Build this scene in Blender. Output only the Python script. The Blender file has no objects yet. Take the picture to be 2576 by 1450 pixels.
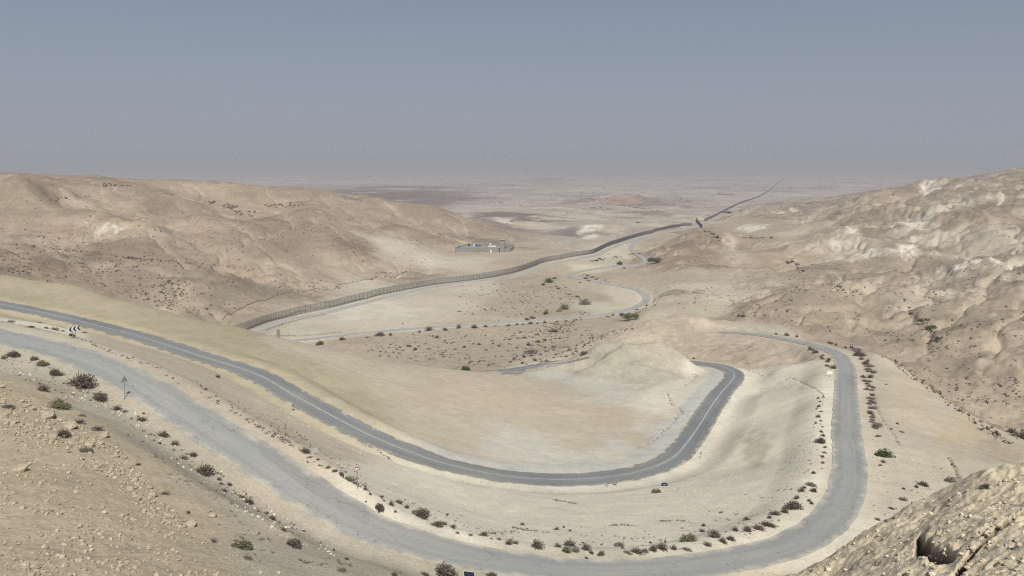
import bpy, math, random
import numpy as np
from mathutils import Vector, Matrix

# ------------------------------------------------------------------ camera, sky, sun, exposure
scene = bpy.context.scene
COL = scene.collection
F, CU, CV = 2003.0, 1288.0, 725.0          # survey of the view: focal length and centre in survey pixels
PITCH = math.atan((CV - 408.0) / F)
SP, CP = math.sin(PITCH), math.cos(PITCH)
cam_data = bpy.data.cameras.new('camera')
cam = bpy.data.objects.new('camera', cam_data)
COL.objects.link(cam)
cam_data.sensor_width = 36.0
cam_data.lens = 36.0 * F / 2576.0
cam_data.clip_start = 0.1
cam_data.clip_end = 200000.0
cam.location = (0, 0, 0)
cam.rotation_euler = (math.pi / 2 - PITCH, 0, 0)
scene.camera = cam

SUN_EL, SUN_AZ = math.radians(52), math.radians(166)   # azimuth clockwise from the view direction
world = bpy.data.worlds.new('World')
scene.world = world
world.use_nodes = True
wn, wl = world.node_tree.nodes, world.node_tree.links
for n in list(wn): wn.remove(n)
wo = wn.new('ShaderNodeOutputWorld'); wb = wn.new('ShaderNodeBackground')
sky = wn.new('ShaderNodeTexSky'); sky.sky_type = 'NISHITA'; sky.sun_disc = False
sky.sun_elevation = SUN_EL; sky.sun_rotation = SUN_AZ
sky.altitude = 300; sky.air_density = 1.0; sky.dust_density = 1.0; sky.ozone_density = 1.0
# dust hangs thickest near the horizon and evens the sky out
tcw = wn.new('ShaderNodeTexCoord'); spw = wn.new('ShaderNodeSeparateXYZ'); wl.new(tcw.outputs['Generated'], spw.inputs[0])
vf = wn.new('ShaderNodeMapRange'); vf.inputs[1].default_value = 0.0; vf.inputs[2].default_value = .42; vf.inputs[3].default_value = .92; vf.inputs[4].default_value = .10
wl.new(spw.outputs['Z'], vf.inputs[0])
veil = wn.new('ShaderNodeMix'); veil.data_type = 'RGBA'; veil.inputs[7].default_value = (5.55, 6.05, 7.30, 1)
wl.new(vf.outputs[0], veil.inputs[0]); wl.new(sky.outputs[0], veil.inputs[6]); wl.new(veil.outputs[2], wb.inputs['Color'])
wb.inputs['Strength'].default_value = 0.056
wl.new(wb.outputs[0], wo.inputs['Surface'])

sun_data = bpy.data.lights.new('sun', 'SUN')
sun_data.energy = 4.4; sun_data.angle = math.radians(0.53); sun_data.color = (1.0, 0.955, 0.865)
sun = bpy.data.objects.new('sun', sun_data); COL.objects.link(sun)
sdir = Vector((math.sin(SUN_AZ) * math.cos(SUN_EL), math.cos(SUN_AZ) * math.cos(SUN_EL), math.sin(SUN_EL)))
sun.rotation_euler = sdir.to_track_quat('Z', 'Y').to_euler()
sun.location = (0, -50, 200)

scene.view_settings.view_transform = 'Standard'
scene.view_settings.look = 'None'
scene.view_settings.exposure = 0.0
scene.view_settings.gamma = 1.0
scene.view_settings.use_curve_mapping = False
scene.cycles.max_bounces = 4
scene.cycles.diffuse_bounces = 2
scene.cycles.transparent_max_bounces = 8
scene.cycles.volume_bounces = 0
scene.cycles.filter_width = 1.15
scene.cycles.use_denoising = False

# ------------------------------------------------------------------ helpers: pixels of the survey to directions
def ray(u, v):
    xc, yc = (u - CU) / F, (CV - v) / F
    y = CP + SP * yc; z = -SP + CP * yc
    h = math.hypot(xc, y)
    return math.atan2(xc, y), z / h            # azimuth, tangent of elevation

# ------------------------------------------------------------------ vector noise
_rng = np.random.RandomState(7)
_perm = np.concatenate([_rng.permutation(512)] * 2).astype(np.int32)
_ang = _rng.rand(512) * 2 * np.pi
_gx, _gy = np.cos(_ang).astype(np.float32), np.sin(_ang).astype(np.float32)
def gnoise(x, y):
    xi, yi = np.floor(x), np.floor(y)
    xf, yf = (x - xi).astype(np.float32), (y - yi).astype(np.float32)
    xi = xi.astype(np.int64) & 511; yi = yi.astype(np.int64) & 511
    x1 = (xi + 1) & 511; y1 = (yi + 1) & 511
    sx = xf * xf * xf * (xf * (xf * 6 - 15) + 10); sy = yf * yf * yf * (yf * (yf * 6 - 15) + 10)
    h00 = _perm[_perm[xi] + yi]; h10 = _perm[_perm[x1] + yi]; h01 = _perm[_perm[xi] + y1]; h11 = _perm[_perm[x1] + y1]
    a = _gx[h00] * xf + _gy[h00] * yf; b = _gx[h10] * (xf - 1) + _gy[h10] * yf
    c = _gx[h01] * xf + _gy[h01] * (yf - 1); d = _gx[h11] * (xf - 1) + _gy[h11] * (yf - 1)
    a = a + sx * (b - a); c = c + sx * (d - c)
    return (a + sy * (c - a)) * 1.5
def fbm(x, y, lam, n=4, gain=0.5, seed=0.0, ridged=False):
    out = np.zeros(np.shape(x), np.float32); amp = 1.0; tot = 0
    f = 1.0 / lam
    for i in range(n):
        ca, sa = math.cos(0.7 * i + 0.3), math.sin(0.7 * i + 0.3)
        q = gnoise((x * ca - y * sa) * f + seed + 17.3 * i, (x * sa + y * ca) * f - seed * 1.7 + 9.1 * i)
        if ridged: q = 1 - 2 * np.abs(q)
        out += amp * q; tot += amp; amp *= gain; f *= 2.03
    return out / tot
def sstep(a, b, x):
    t = np.clip((x - a) / (b - a), 0, 1); return t * t * (3 - 2 * t)

# ------------------------------------------------------------------ terrain survey
# classes: albedo, relief amplitudes at 120 m / 25 m / 5 m / 1.2 m
CLS = {
 'S': ((.610, .565, .465), (0, .12, .06, .03)),   # pale sand shoulders
 'T': ((.385, .350, .280), (0, .12, .07, .04)),   # stony verge
 'P': ((.465, .412, .320), (0, .15, .05, .02)),   # pinkish graded sand
 'Y': ((.375, .330, .235), (0, .15, .04, .015)),  # olive yellow graded sand
 'C': ((.485, .440, .350), (.3, .3, .10, .03)),   # chalk
 'W': ((.510, .485, .420), (0, .25, .08, .02)),   # whitish marl
 'G': ((.395, .338, .245), (0, .25, .24, .12)),   # stony bench
 'B': ((.300, .240, .182), (6.0, 1.8, .5, .12)),  # brown gravel hill
 'V': ((.380, .325, .250), (.6, .8, .3, .06)),    # valley floor
 'H': ((.300, .245, .188), (15.0, 4.5, .8, .12)), # brown hills with gullies
 'Q': ((.330, .276, .210), (6.5, 2.6, .6, .12)),  # lower brown slopes
 'K': ((.440, .375, .292), (.6, 1.9, .85, .20)),  # pink crumbling cut rock
 'M': ((.435, .400, .320), (.3, 1.1, .60, .12)),  # grey green marl
 'R': ((.595, .515, .378), (0, 1.0, 1.2, .42)),    # foreground rock
 'L': ((.395, .348, .312), (2.0, 1.2, 0, 0)),      # plain
 'N': ((.400, .350, .295), (3.0, 1.8, .3, 0)),      # pale plain
 'D': ((.215, .175, .160), (2.0, .5, 0, 0)),      # dark pavement of the plain
}
CKEYS = list(CLS)
OLD = [(-160,800,20.5),(0,843,23),(192,895,25),(312,947,26.8),(415,1005,28.5),(530,1078,30),(644,1150,31.5),(794,1248,33.5),(920,1318,35.5),(1025,1359,37),(1150,1391,38.5),(1288,1418,40.3),(1448,1436,42.3),(1613,1436,44.2),(1738,1424,45.7),(1863,1405,47.2),(1950,1385,48.2),(2045,1343,49.5),(2115,1270,51),(2137,1188,52.3),(2130,1088,54.3),(2129,1020,57),(2128,964,60),(2126,920,63),(2103,889,66),(2045,868,69),(1985,856,71),(1932,846,73),(1860,838,75.5),(1800,836,78)]
MAIN = [(-170,735,37.5),(0,766,40),(125,791,41.7),(250,821,43.2),(375,854.6,44.6),(500,895,45.8),(644,942,47.3),(744,997,48.9),(844,1052,50.8),(930,1096,52.5),(1006,1128,54),(1094,1160,55.8),(1169,1180,57.4),(1288,1200.5,59.4),(1413,1207.5,61),(1513,1202.5,62),(1613,1185.5,63),(1688,1155.5,64),(1728,1115,64.9),(1760,1070,65.9),(1788,1025,67.2),(1815,988,68.5),(1838,962,69.7),(1847,945,70.5),(1838,932,71.5),(1800,920,73),(1718,910,75.2),(1640,897,77),(1560,893,78),(1463,904,78.8),(1363,919,80),(1288,932,81),(1219,937,82)]
VALL = [(700,862,91.5),(744,857,92),(794,852,92),(894,841,92),(1019,829,92),(1144,820,92),(1288,811,92.5),(1463,798,93),(1538,789,93.5),(1588,777,94),(1620,762,94.7),(1626,748,95),(1610,732,95.3),(1575,723,95.6),(1500,709,96),(1450,700,96.2),(1435,694,96.4),(1450,686,96.6),(1513,675,97),(1575,669,97.4),(1618,664,97.6),(1624,656,97.8),(1602,640,98.3),(1589,627,98.8),(1591,616,99.2),(1615,603,100),(1665,587,101.5),(1720,578,103)]
PATR = [(590,850,92),(644,832,92),(719,807,92),(819,787,92),(894,768,92),(1000,742,92),(1119,717,92),(1288,696,92),(1363,671,93),(1463,650,94),(1500,642,94.5),(1538,624,96),(1613,598,99),(1688,581,102),(1738,573,104),(1788,556,108),(1813,540,112),(1863,517,120),(1932,486,136),(1952,469,141),(1970,452,145),(1985,440,147.5),(1998,431,149),(2006,426,149.6)]
# surveyed spots: class, then u,v,drop for spots in view and u@range,drop for spots behind a crest
SURVEY = '''
G 0,1450,23.5 300,1450,25 520,1450,27 0,1250,24 250,1300,25.5 430,1320,27.5 0,1080,24.3 200,1100,25.8 330,1180,27 0,985,24.1 150,1010,26 300,1250,26.2 150,1400,24.5
T 700,1450,29 900,1450,31.8 1100,1450,37 700,1300,31 560,1180,30 420,1100,28.7 250,1010,26.8 100,930,25.2 0,905,24.2 800,1360,32.5
T 1000,1400,35 1400,1480,40.3 1700,1480,43.5 1000@52,32.5 1200@55,35.5 1400@56,36.5 1600@58,38 1750@62,40.5 1880@68,43.2 1300@68,40 1600@70,43.5 1800@78,46
P 300,868,35.5 500,960,39.5 640,1040,42.5 800,1120,45
S 120,818,31 0,800,33
S 950,1210,46 1100,1260,49.5 1300,1300,52.5 1500,1300,54.5 1700,1270,56 1350,1370,46.5 1650,1370,49.5 1850,1300,53 1950,1200,54.8 1980,1100,57 2000,1000,60.5 1960,930,67.5 1850,1180,60.5 1900,1050,64.2
S 1000,1320,39.5 1150,1345,41.3
S 1900,950,71.2 1870,990,70.0 2060,1040,57.5 2060,1100,55.3 2040,985,60 1950,1050,62.3
K 1950,905,71 2020,900,69.5
Y 100,740,39.7 250,775,42 420,830,44.5 600,880,47 720,930,49 850,990,52 0,725,38.6
Y 0,697,38 87,707,38.3 175,717,38.8 225,737,40 300,760,41.3 400,782,43 500,807,45 575,820,46 640,838,47.7
P 719,855,49.6 769,867,51 844,885,53.5 920,900,57 994,912,60 1069,922,63 1169,933,66.5 1269,942,69.5 1000,960,58 1200,1000,62.5 1350,1050,64.5 1450,1100,64.5 1550,1050,67 1600,1100,65.5 1150,1080,60 1400,980,70
W 1300,1120,62 1400,1160,62.2 1550,1130,64 1650,1080,66 1480,960,71.5 1550,980,70.2 1420,950,73.5
S 1670,1010,68.5 1740,960,71 1760,940,72 1700,1050,67
M 1485,926,71.1 1492,912,70.4 1507,880,66.9 1540,895,67 1600,945,69.8 1600,920,68.5 1600,895,66.8 1600,880,65.7 1600,867,64.6 1540,868,65 1660,867,64.8 1698,880,66.8 1702,930,71 1660,930,70 1560,940,69.8
Q -80@350,64 0@345,60 150@345,61 300@340,65 450@305,70 600@300,78 720@290,80 850@290,82 1000@290,82 1150@300,82.5
V -80@430,64 0@430,64 150@420,68 300@415,74 450@410,82 560@400,88 700@350,90 850@345,90 1000@340,88 1100@340,87
B -80,600,55 -80,520,38 -80,432,14 0,680,57 0,640,58 0,600,52 0,560,45 0,500,31 0,460,18 0,441,12
B 150,640,61 150,580,52 150,520,37 160,486,27 60,456,15.5 300,700,69 300,640,64 300,590,56 300,540,46.6 330,490,32 330,458,22.5 250,463,22 200,479,27 450,640,67 450,560,53 450,500,36 450,459,23 560,464,26 600,700,78 600,620,69 600,540,53 600,500,41 640,479,33
B 770,489,38 870,491,41 950,501,47 1030,513,54 1080,521,58 1130,541,68 1170,556,75 1230,577,86 750,640,76 750,560,60 900,640,81 900,560,65 900,520,53 1050,560,72 1100,600,82
Q 450,770,82 560,780,86 520,730,78 700,730,86 800,700,86 900,690,88 1000,680,91 1180,600,88 1270,605,93
C 1050,655,91 1000,640,87 1110,650,91.5 1180,650,91.5 900,715,90.5
V 1145,634,91.5 1282,633,91.5 1220,625,92 1320,620,94 1300,660,91
V 1300,850,92.5 1400,850,93.5 1200,860,91.5 1000,885,88.5 1100,900,88 1450,860,93 1350,880,90 900,865,90 1450,830,93.5
C 800,830,91.8 1000,780,92 1100,760,92 900,800,92 1200,720,92
V 1300,760,93 1400,780,93.5 1350,730,93.5 1500,750,95 1300,720,93.5 1400,680,95 1550,690,96.5
C 1560,750,95.5 1500,770,94.5 1470,670,95 1550,640,97.5
K 1600,857,76.3 1700,860,76 1600,840,74.7 1640,813,72.6 1560,838,75.5 1520,860,77.5 1700,830,74.5 1700,795,74 1760,805,74 1800,850,74 1780,900,75 1850,870,74 1850,905,73.2 1900,915,72 1800,880,74.5 1900,865,73.2
P 1800,775,87 1700,772,88 1640,785,88
V 1500@400,92 1580@410,91.5 1640@430,91 1700@450,90.5 1480@430,93.5 1560,800,93.5
M 1920,826,76.5 1890,836,77
Q 1960@450,89 2040@450,90 2120@450,92 1880@440,87
Q 2000,800,89 1900,790,89.5 2060,840,84 1900,750,91 1750,740,91
P 2180,885,64.5 2230,905,64.5 2300,960,64.5 2400,1020,64.5 2500,1090,63 2576,1140,62 2650,1190,61 2250,960,61.5 2250,1050,57.5 2350,1100,59 2500,1150,57.5 2400,1180,54.2 2200,940,61 2210,1020,57
C 2260,1180,53.2 2200,1100,54.5 2300,1230,52 2230,1270,51.5 2200,1200,52.5
C 2576,1176,54
H 2200@370,88 2300@330,86 2400@315,86 2500@300,86 2576@290,86 2650@260,86
R 1960,1450,44.2 2050,1408,43.2 2120,1375,42 2180,1335,41 2250,1300,39.3 2330,1286,37 2400,1222,35.2 2480,1197,33 2576,1186,32 2660,1170,31 2576,1450,25 2200,1450,36 2350,1390,32 2450,1300,31.5 2576,1300,28 2400,1450,30 2650,1350,26 2250,1370,37 2050,1470,42.8
S 2050@97,48.8 2180@103,50 2250@108,50.7 2330@112,51 2400@118,51.5 2480@122,52 2576@124,52 2660@126,52
Q 2576,1100,90 2576,1000,94 2576,900,89 2576,800,82
H 2576,700,79 2576,640,72 2576,560,63 2576,500,51 2576,460,35 2576,426,14 2680,420,12 2680,560,58 2680,700,72 2680,900,84
Q 2300,900,95 2450,960,96 2400,850,91 2250,800,92
H 2200,740,92 2400,720,84 2300,600,80 2400,560,72 2350,520,63 2450,500,55 2450,460,38 2350,476,55 2250,493,68 2200,600,90 2100,560,90 2100,515,90 2000,540,94 1950,528,97 1880,530,100
Q 2300,682,91.5 2200,690,92 2450,660,87 2576,675,76 2300,640,86 2100,700,92 2000,680,93 1900,740,92 2000,750,91.5 2100,760,91
V 2000,600,97 1900,600,96 1850,640,93 1750,700,92 1850,560,100 1900,570,98
B 1775,578,77 1740,590,80 1700,610,86 1650,635,93 1800,600,82 1850,620,90 1750,640,91 1750,665,93 1690,650,93
C 1850,745,92 1750,725,92.5
V 1700@1200,103 1775@1250,104 1850@1250,104 1650@1000,100
N 1450,600,98 1400,620,95 1500,590,101 1550,575,104 1650,555,106 1350,580,102
D 1230,555,106 1300,540,108 1330,556,106 1300,580,101 1450,590,100
N 1300,560,105 1400,545,114 1600,540,112 1700,530,114 1500,540,115 1250,535,115 1450,572,104
L 1200,515,128 1400,510,130 1350,490,137 1600,530,122
D 900,495,133 1000,490,135 1080,500,131 950,475,141 1060,510,124
B 1560,489,101 1530,497,108 1590,497,108
N 1500,520,122 1560,521,121 1640,515,125 1450,475,140 1700,500,128 1750,480,135
L 1800,470,139 1850,450,145 1700,450,145 1500,450,145 1300,460,144 1100,460,144 900,450,146 700,450,146 1900,500,128 2000,470,140 2000,500,126 2100,480,134 2200,470,136 2300,455,139 2400,440,141
N 800,470,142 600,455,145
L 0@1700,90 300@1600,95 600@1700,110 900@1700,120 1100@1700,122 -100@1900,90
L 0@3000,135 300@3200,140 600@3300,141 -100@3000,135 0@5000,147 300@5000,147 2250@3200,130 2400@3200,125 2576@3300,120 2680@3300,115
L 2576@4200,100 2576@6000,130 2400@7000,144 2680@7000,140
L -100@9000,150 400@9000,150 900@9000,150 1400@9000,150 1900@9000,149 2300@9000,149 2576@9000,148 -100@20000,150 600@20000,150 1300@20000,150 2000@20000,150 2576@20000,150 -100@70000,150 600@70000,150 1300@70000,150 2000@70000,150 2576@70000,150
'''

# spurs laid over the slopes: height, half width (metres), crest spots
SPURS = '''
24 60 2130,530 2220,514 2290,496 2340,486 2400,492 2480,512
21 48 2010,588 2100,572 2180,560 2245,556 2310,566 2370,590 2430,612
18 45 2240,546 2260,575 2270,600
17 40 2120,560 2140,590 2125,612
16 36 1960,656 2050,640 2120,626 2200,634 2270,648
13 30 1960,806 2040,780 2090,768 2200,764 2270,778 2320,800
13 34 2310,722 2380,708 2450,700 2576,690 2700,686
8 22 2330,890 2400,876 2470,858 2576,842 2700,830
7 20 2430,970 2500,940 2576,915 2700,900
18 45 2400,590 2480,562 2576,545 2700,530
14 30 2480,640 2530,615 2600,600
6 24 1700,690 1790,684 1880,696 1950,712
5 22 1650,770 1740,757 1850,762
7 45 1150,566 1230,556 1300,560 1350,568
7 60 1260,541 1330,548 1400,560
8 40 1410,586 1500,578 1570,576
16 45 240,560 310,600 380,640
13 40 520,560 560,610 570,660
12 38 760,545 800,600 820,640
7 36 120,590 180,615 240,640
6 26 20,650 150,668 300,690 450,715
'''
def parse_survey():
    P = []
    for line in SURVEY.strip().splitlines():
        k, *pts = line.split()
        for p in pts:
            a, d = p.rsplit(',', 1)
            d = float(d)
            if '@' in a:
                u, r = a.split('@'); u, r = float(u), float(r)
                az, _ = ray(u, 700); P.append((az, math.log(r), -d / r, k))
            else:
                u, v = map(float, a.split(','))
                az, t = ray(u, v); P.append((az, math.log(d / -t), t, k))
    # the cliff under the viewpoint, below the frame
    for az in (-60, -45, -30, -15, 0, 15, 30, 45, 60):
        steep = 0.66 if abs(az) < 35 else 0.58
        for r in (2.0, 5, 14, 30):
            P.append((math.radians(az), math.log(r), -max(steep, 1.7 / r), 'R' if az > 25 else 'S'))
    # continuation outside the frame
    for az, prof in ((-58, ((60, 26), (110, 24), (250, 36), (400, 55), (700, 40), (1000, 10), (3000, 130))), (58, ((60, 25), (120, 48), (200, 62), (400, 84), (700, 60), (1300, 30), (2000, 10), (4500, 110)))):
        for r, d in prof: P.append((math.radians(az), math.log(r), -d / r, 'B' if r > 300 else 'S'))
    return P

def spline(pts, step):
    """Catmull-Rom through (u, v, drop) carried to world points, resampled every `step` metres (grows with range)"""
    W = []
    for u, v, d in pts:
        az, t = ray(u, v); r = d / -t
        W.append((r * math.sin(az), r * math.cos(az), -d))
    W = np.array(W)
    out = []
    for i in range(len(W) - 1):
        p0 = W[max(i - 1, 0)]; p1 = W[i]; p2 = W[i + 1]; p3 = W[min(i + 2, len(W) - 1)]
        n = max(2, int(np.linalg.norm(p2 - p1) / (step * max(1, np.hypot(*p1[:2]) / 400))))
        k = np.linspace(0, 1, n, endpoint=False)[:, None]
        # centripetal form
        d01 = max(np.linalg.norm(p1 - p0), 1e-3) ** .5; d12 = np.linalg.norm(p2 - p1) ** .5; d23 = max(np.linalg.norm(p3 - p2), 1e-3) ** .5
        m1 = (p2 - p1) if i == 0 else (p2 - p1 + d12 * ((p1 - p0) / d01 - (p2 - p0) / (d01 + d12)))
        m2 = (p2 - p1) if i == len(W) - 2 else (p2 - p1 + d12 * ((p3 - p2) / d23 - (p3 - p1) / (d12 + d23)))
        out.append((2 * k**3 - 3 * k**2 + 1) * p1 + (k**3 - 2 * k**2 + k) * m1 + (-2 * k**3 + 3 * k**2) * p2 + (k**3 - k**2) * m2)
    out.append(W[-1:])
    P = np.concatenate(out)
    for _ in range(3):
        P[1:-1, 2] = .25 * P[:-2, 2] + .5 * P[1:-1, 2] + .25 * P[2:, 2]
    return P
ROADS = {'old': (spline(OLD, 1.5), 5.8), 'main': (spline(MAIN, 1.5), 6.8), 'valley': (spline(VALL, 2.0), 6.0), 'patrol': (spline(PATR, 2.0), 7.0)}

# ------------------------------------------------------------------ terrain grid (azimuth x log range)
def make_axes():
    a = np.radians(np.concatenate([np.arange(-58, -35, .5), np.arange(-35, 35, .088), np.arange(35, 58.1, .5)]))
    l = np.concatenate([np.linspace(math.log(2.2), math.log(42), 60, endpoint=False),
                        np.arange(math.log(42), math.log(520), .0037), np.arange(math.log(520), math.log(2500), .0046),
                        np.arange(math.log(2500), math.log(90000), .012)])
    return a, l
AZ, LR = make_axes()

def build_height():
    P = parse_survey()
    pts = [(a, l, t) for a, l, t, k in P]
    for nm, (R, w) in ROADS.items():
        r = np.hypot(R[:, 0], R[:, 1]); az = np.arctan2(R[:, 0], R[:, 1]); last = None
        for i in range(len(R)):
            if (last is None or math.hypot(az[i] - last[0], math.log(r[i]) - last[1]) > .022) and min(math.hypot(az[i] - q[0], math.log(r[i]) - q[1]) for q in pts) > .014:
                last = (az[i], math.log(r[i])); pts.append((az[i], last[1], R[i, 2] / r[i]))
    A = np.array(pts)
    eps = .012
    def ker(d2): return -np.sqrt(d2 + eps * eps)
    n = len(A)
    d2 = (A[:, None, 0] - A[None, :, 0]) ** 2 + (A[:, None, 1] - A[None, :, 1]) ** 2
    M = np.zeros((n + 1, n + 1)); M[:n, :n] = ker(d2) - np.eye(n) * 2.5e-3; M[n, :n] = 1; M[:n, n] = 1
    sol = np.linalg.solve(M, np.concatenate([A[:, 2], [0]]))
    w = sol[:n].astype(np.float32); c = sol[n]
    T = np.zeros((len(LR), len(AZ)), np.float32)
    ax = A[:, 0].astype(np.float32); lx = A[:, 1].astype(np.float32)
    da2 = (AZ.astype(np.float32)[:, None] - ax[None, :]) ** 2
    for i, l in enumerate(LR):
        T[i] = -(np.sqrt(da2 + (np.float32(l) - lx) ** 2 + eps * eps) @ w) + c
    # class weights
    SA = np.array([p[0] for p in P], np.float32); SL = np.array([p[1] for p in P], np.float32)
    SC = np.array([list(CLS[p[3]][0]) + list(CLS[p[3]][1]) for p in P], np.float32)
    return T, SA, SL, SC
T0, SA, SL, SC = build_height()
GA, GL = np.meshgrid(AZ, LR)
GR = np.exp(GL)
GX, GY = (GR * np.sin(GA)), (GR * np.cos(GA))
# class fields, with ragged borders
wa = (fbm(GA * 9, GL * 9, 1.0, 4, .6, 3.1) * .020).astype(np.float32); wb_ = (fbm(GA * 9, GL * 9, 1.0, 4, .6, 8.7) * .045).astype(np.float32)
FIELD = np.zeros(GA.shape + (7,), np.float32)
for i in range(len(LR)):
    d2 = (AZ.astype(np.float32)[:, None] + wa[i][:, None] - SA[None, :]) ** 2 + (.55 * (np.float32(LR[i]) + wb_[i][:, None] - SL[None, :])) ** 2
    q = 1.0 / (d2 + 2e-5) ** 2.5
    q /= q.sum(1, keepdims=True)
    FIELD[i] = q @ SC
ZB = T0 * GR
def along(ang, k):
    c, s_ = math.cos(ang), math.sin(ang); return (GX * c + GY * s_) / k, GX * -s_ + GY * c
_la = along(math.radians(-62), 2.2); _ra = along(math.radians(-125), 1.9)
sideR = sstep(-.02, .10, GA)
nA = (fbm(_la[0], _la[1], 130, 4, .5, 1.0, True) * (1 - sideR) + fbm(_ra[0], _ra[1], 120, 5, .55, 7.0, True) * sideR) - .48
nB = fbm(GX + 6 * fbm(GX, GY, 40, 2, .5, 21.0), GY + 6 * fbm(GX, GY, 40, 2, .5, 25.0), 30, 5, .58, 4.0, True) - .42
nC = fbm(GX, GY, 6.5, 3, .5, 6.0)
nD = fbm(GX, GY, 1.6, 3, .65, 2.0, True)
rill = 1 - sstep(.0, .11, np.abs(np.where(sideR > .5, fbm(_ra[0], _ra[1], 62, 4, .55, 33.0), fbm(_la[0], _la[1], 70, 4, .55, 35.0))))
relH = np.clip(FIELD[..., 3] / 7.0, 0, 1)
far = sstep(2200, 9000, GR)
lod = lambda lam: 1 - sstep(lam / .018, lam / .006, GR * 1.0)
Z = ZB + FIELD[..., 3] * nA * 1.0 + FIELD[..., 4] * nB + FIELD[..., 5] * nC * lod(6.5) + FIELD[..., 6] * nD * lod(1.5)
Z -= 3.0 * relH * rill * sstep(330, 480, GR) * (1 - sstep(2200, 3200, GR))
Z += far * (fbm(GX, GY, 2600, 4, .5, 5.0) * 10) + sstep(16000, 40000, GR) * np.maximum(fbm(GX, GY, 14000, 4, .5, 15.0) + .1, 0) * 90

def hit(u, v):
    """first point of the terrain along the survey direction"""
    az, t = ray(u, v)
    j = int(np.clip(np.searchsorted(AZ, az), 1, len(AZ) - 1)); f = (az - AZ[j - 1]) / (AZ[j] - AZ[j - 1])
    col = TT[:, j - 1] * (1 - f) + TT[:, j] * f
    k = int(np.argmax(col[58:] >= t)) + 58
    if col[k] < t: k = len(LR) - 1
    g = (t - col[k - 1]) / max(col[k] - col[k - 1], 1e-9); g = min(max(g, 0), 1)
    r = math.exp(LR[k - 1] + g * (LR[k] - LR[k - 1]))
    return Vector((r * math.sin(az), r * math.cos(az), t * r))

TT = Z / GR
SPUR = np.zeros(Z.shape)
for line in SPURS.strip().splitlines():
    h, w, *pts = line.split(); h, w = float(h), float(w)
    W = [hit(*map(float, p.split(','))) for p in pts]
    rr = [math.hypot(p.x, p.y) for p in W]; aa = [math.atan2(p.x, p.y) for p in W]; m = w * 3.2
    c0, c1 = np.searchsorted(AZ, [min(aa) - m / min(rr), max(aa) + m / min(rr)]); i0, i1 = np.searchsorted(LR, [math.log(max(min(rr) - m, 60)), math.log(max(rr) + m)])
    X, Y = GX[i0:i1, c0:c1], GY[i0:i1, c0:c1]
    X = X + w * .5 * fbm(X, Y, w * 2.2, 3, .5, h); Y = Y + w * .5 * fbm(X, Y, w * 2.2, 3, .5, h + 5)
    best = np.full(X.shape, 1e9); tt = np.zeros(X.shape)
    for i in range(len(W) - 1):
        p, q = W[i], W[i + 1]; dx, dy = q.x - p.x, q.y - p.y
        t = np.clip(((X - p.x) * dx + (Y - p.y) * dy) / (dx * dx + dy * dy), 0, 1); dd = np.hypot(X - p.x - t * dx, Y - p.y - t * dy)
        u_ = dd < best; best = np.where(u_, dd, best); tt = np.where(u_, (i + t) / (len(W) - 1), tt)
    pr = np.exp(-(best / w) ** 1.5) * (.55 + .45 * np.sin(np.pi * np.clip(tt, 0, 1))) * (1 + .5 * fbm(X, Y, w * 1.2, 3, .6, h * 3))
    SPUR[i0:i1, c0:c1] = np.maximum(SPUR[i0:i1, c0:c1], h * pr)
Z += SPUR
# ---- roads cut level into the slope
RD = np.full(Z.shape, 1e9, np.float32)              # distance to the nearest road edge, in metres
def level_road(R, w, fall):
    global Z
    for s in range(0, len(R) - 1, 8):
        C = R[s:s + 9]
        rr = np.hypot(C[:, 0], C[:, 1]); m = w / 2 + fall + 4 + .006 * rr.max()
        aa = np.arctan2(C[:, 0], C[:, 1]); da = m / rr.min()
        c0, c1 = np.searchsorted(AZ, [aa.min() - da, aa.max() + da])
        r0, r1 = np.searchsorted(LR, [math.log(max(rr.min() - m, 2.3)), math.log(rr.max() + m)])
        if c1 <= c0 or r1 <= r0: continue
        X, Y = GX[r0:r1, c0:c1], GY[r0:r1, c0:c1]
        best = np.full(X.shape, 1e9); zz = np.zeros(X.shape)
        for k in range(len(C) - 1):
            p, q = C[k], C[k + 1]; d = q - p; L2 = d[0]**2 + d[1]**2 + 1e-9
            t = np.clip(((X - p[0]) * d[0] + (Y - p[1]) * d[1]) / L2, 0, 1)
            dd = np.hypot(X - p[0] - t * d[0], Y - p[1] - t * d[1])
            b = dd < best; best = np.where(b, dd, best); zz = np.where(b, p[2] + t * d[2], zz)
        e = best - w / 2
        old = RD[r0:r1, c0:c1]
        pad = .9 + .004 * GR[r0:r1, c0:c1]
        k = 1 - sstep(pad, pad + fall, e)
        tgt = zz - (.03 + .0003 * GR[r0:r1, c0:c1] + .0003 * np.maximum(GR[r0:r1, c0:c1] - 250, 0))
        upd = e < old
        zs = Z[r0:r1, c0:c1]; base = ZKEEP[r0:r1, c0:c1]
        zs[upd] = (base + (tgt - base) * k)[upd]
        RD[r0:r1, c0:c1] = np.minimum(old, e)
ZKEEP = Z.copy()
for nm, fall in (('valley', 6), ('patrol', 6), ('old', 8), ('main', 8)):
    level_road(ROADS[nm][0], ROADS[nm][1], fall)

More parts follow.
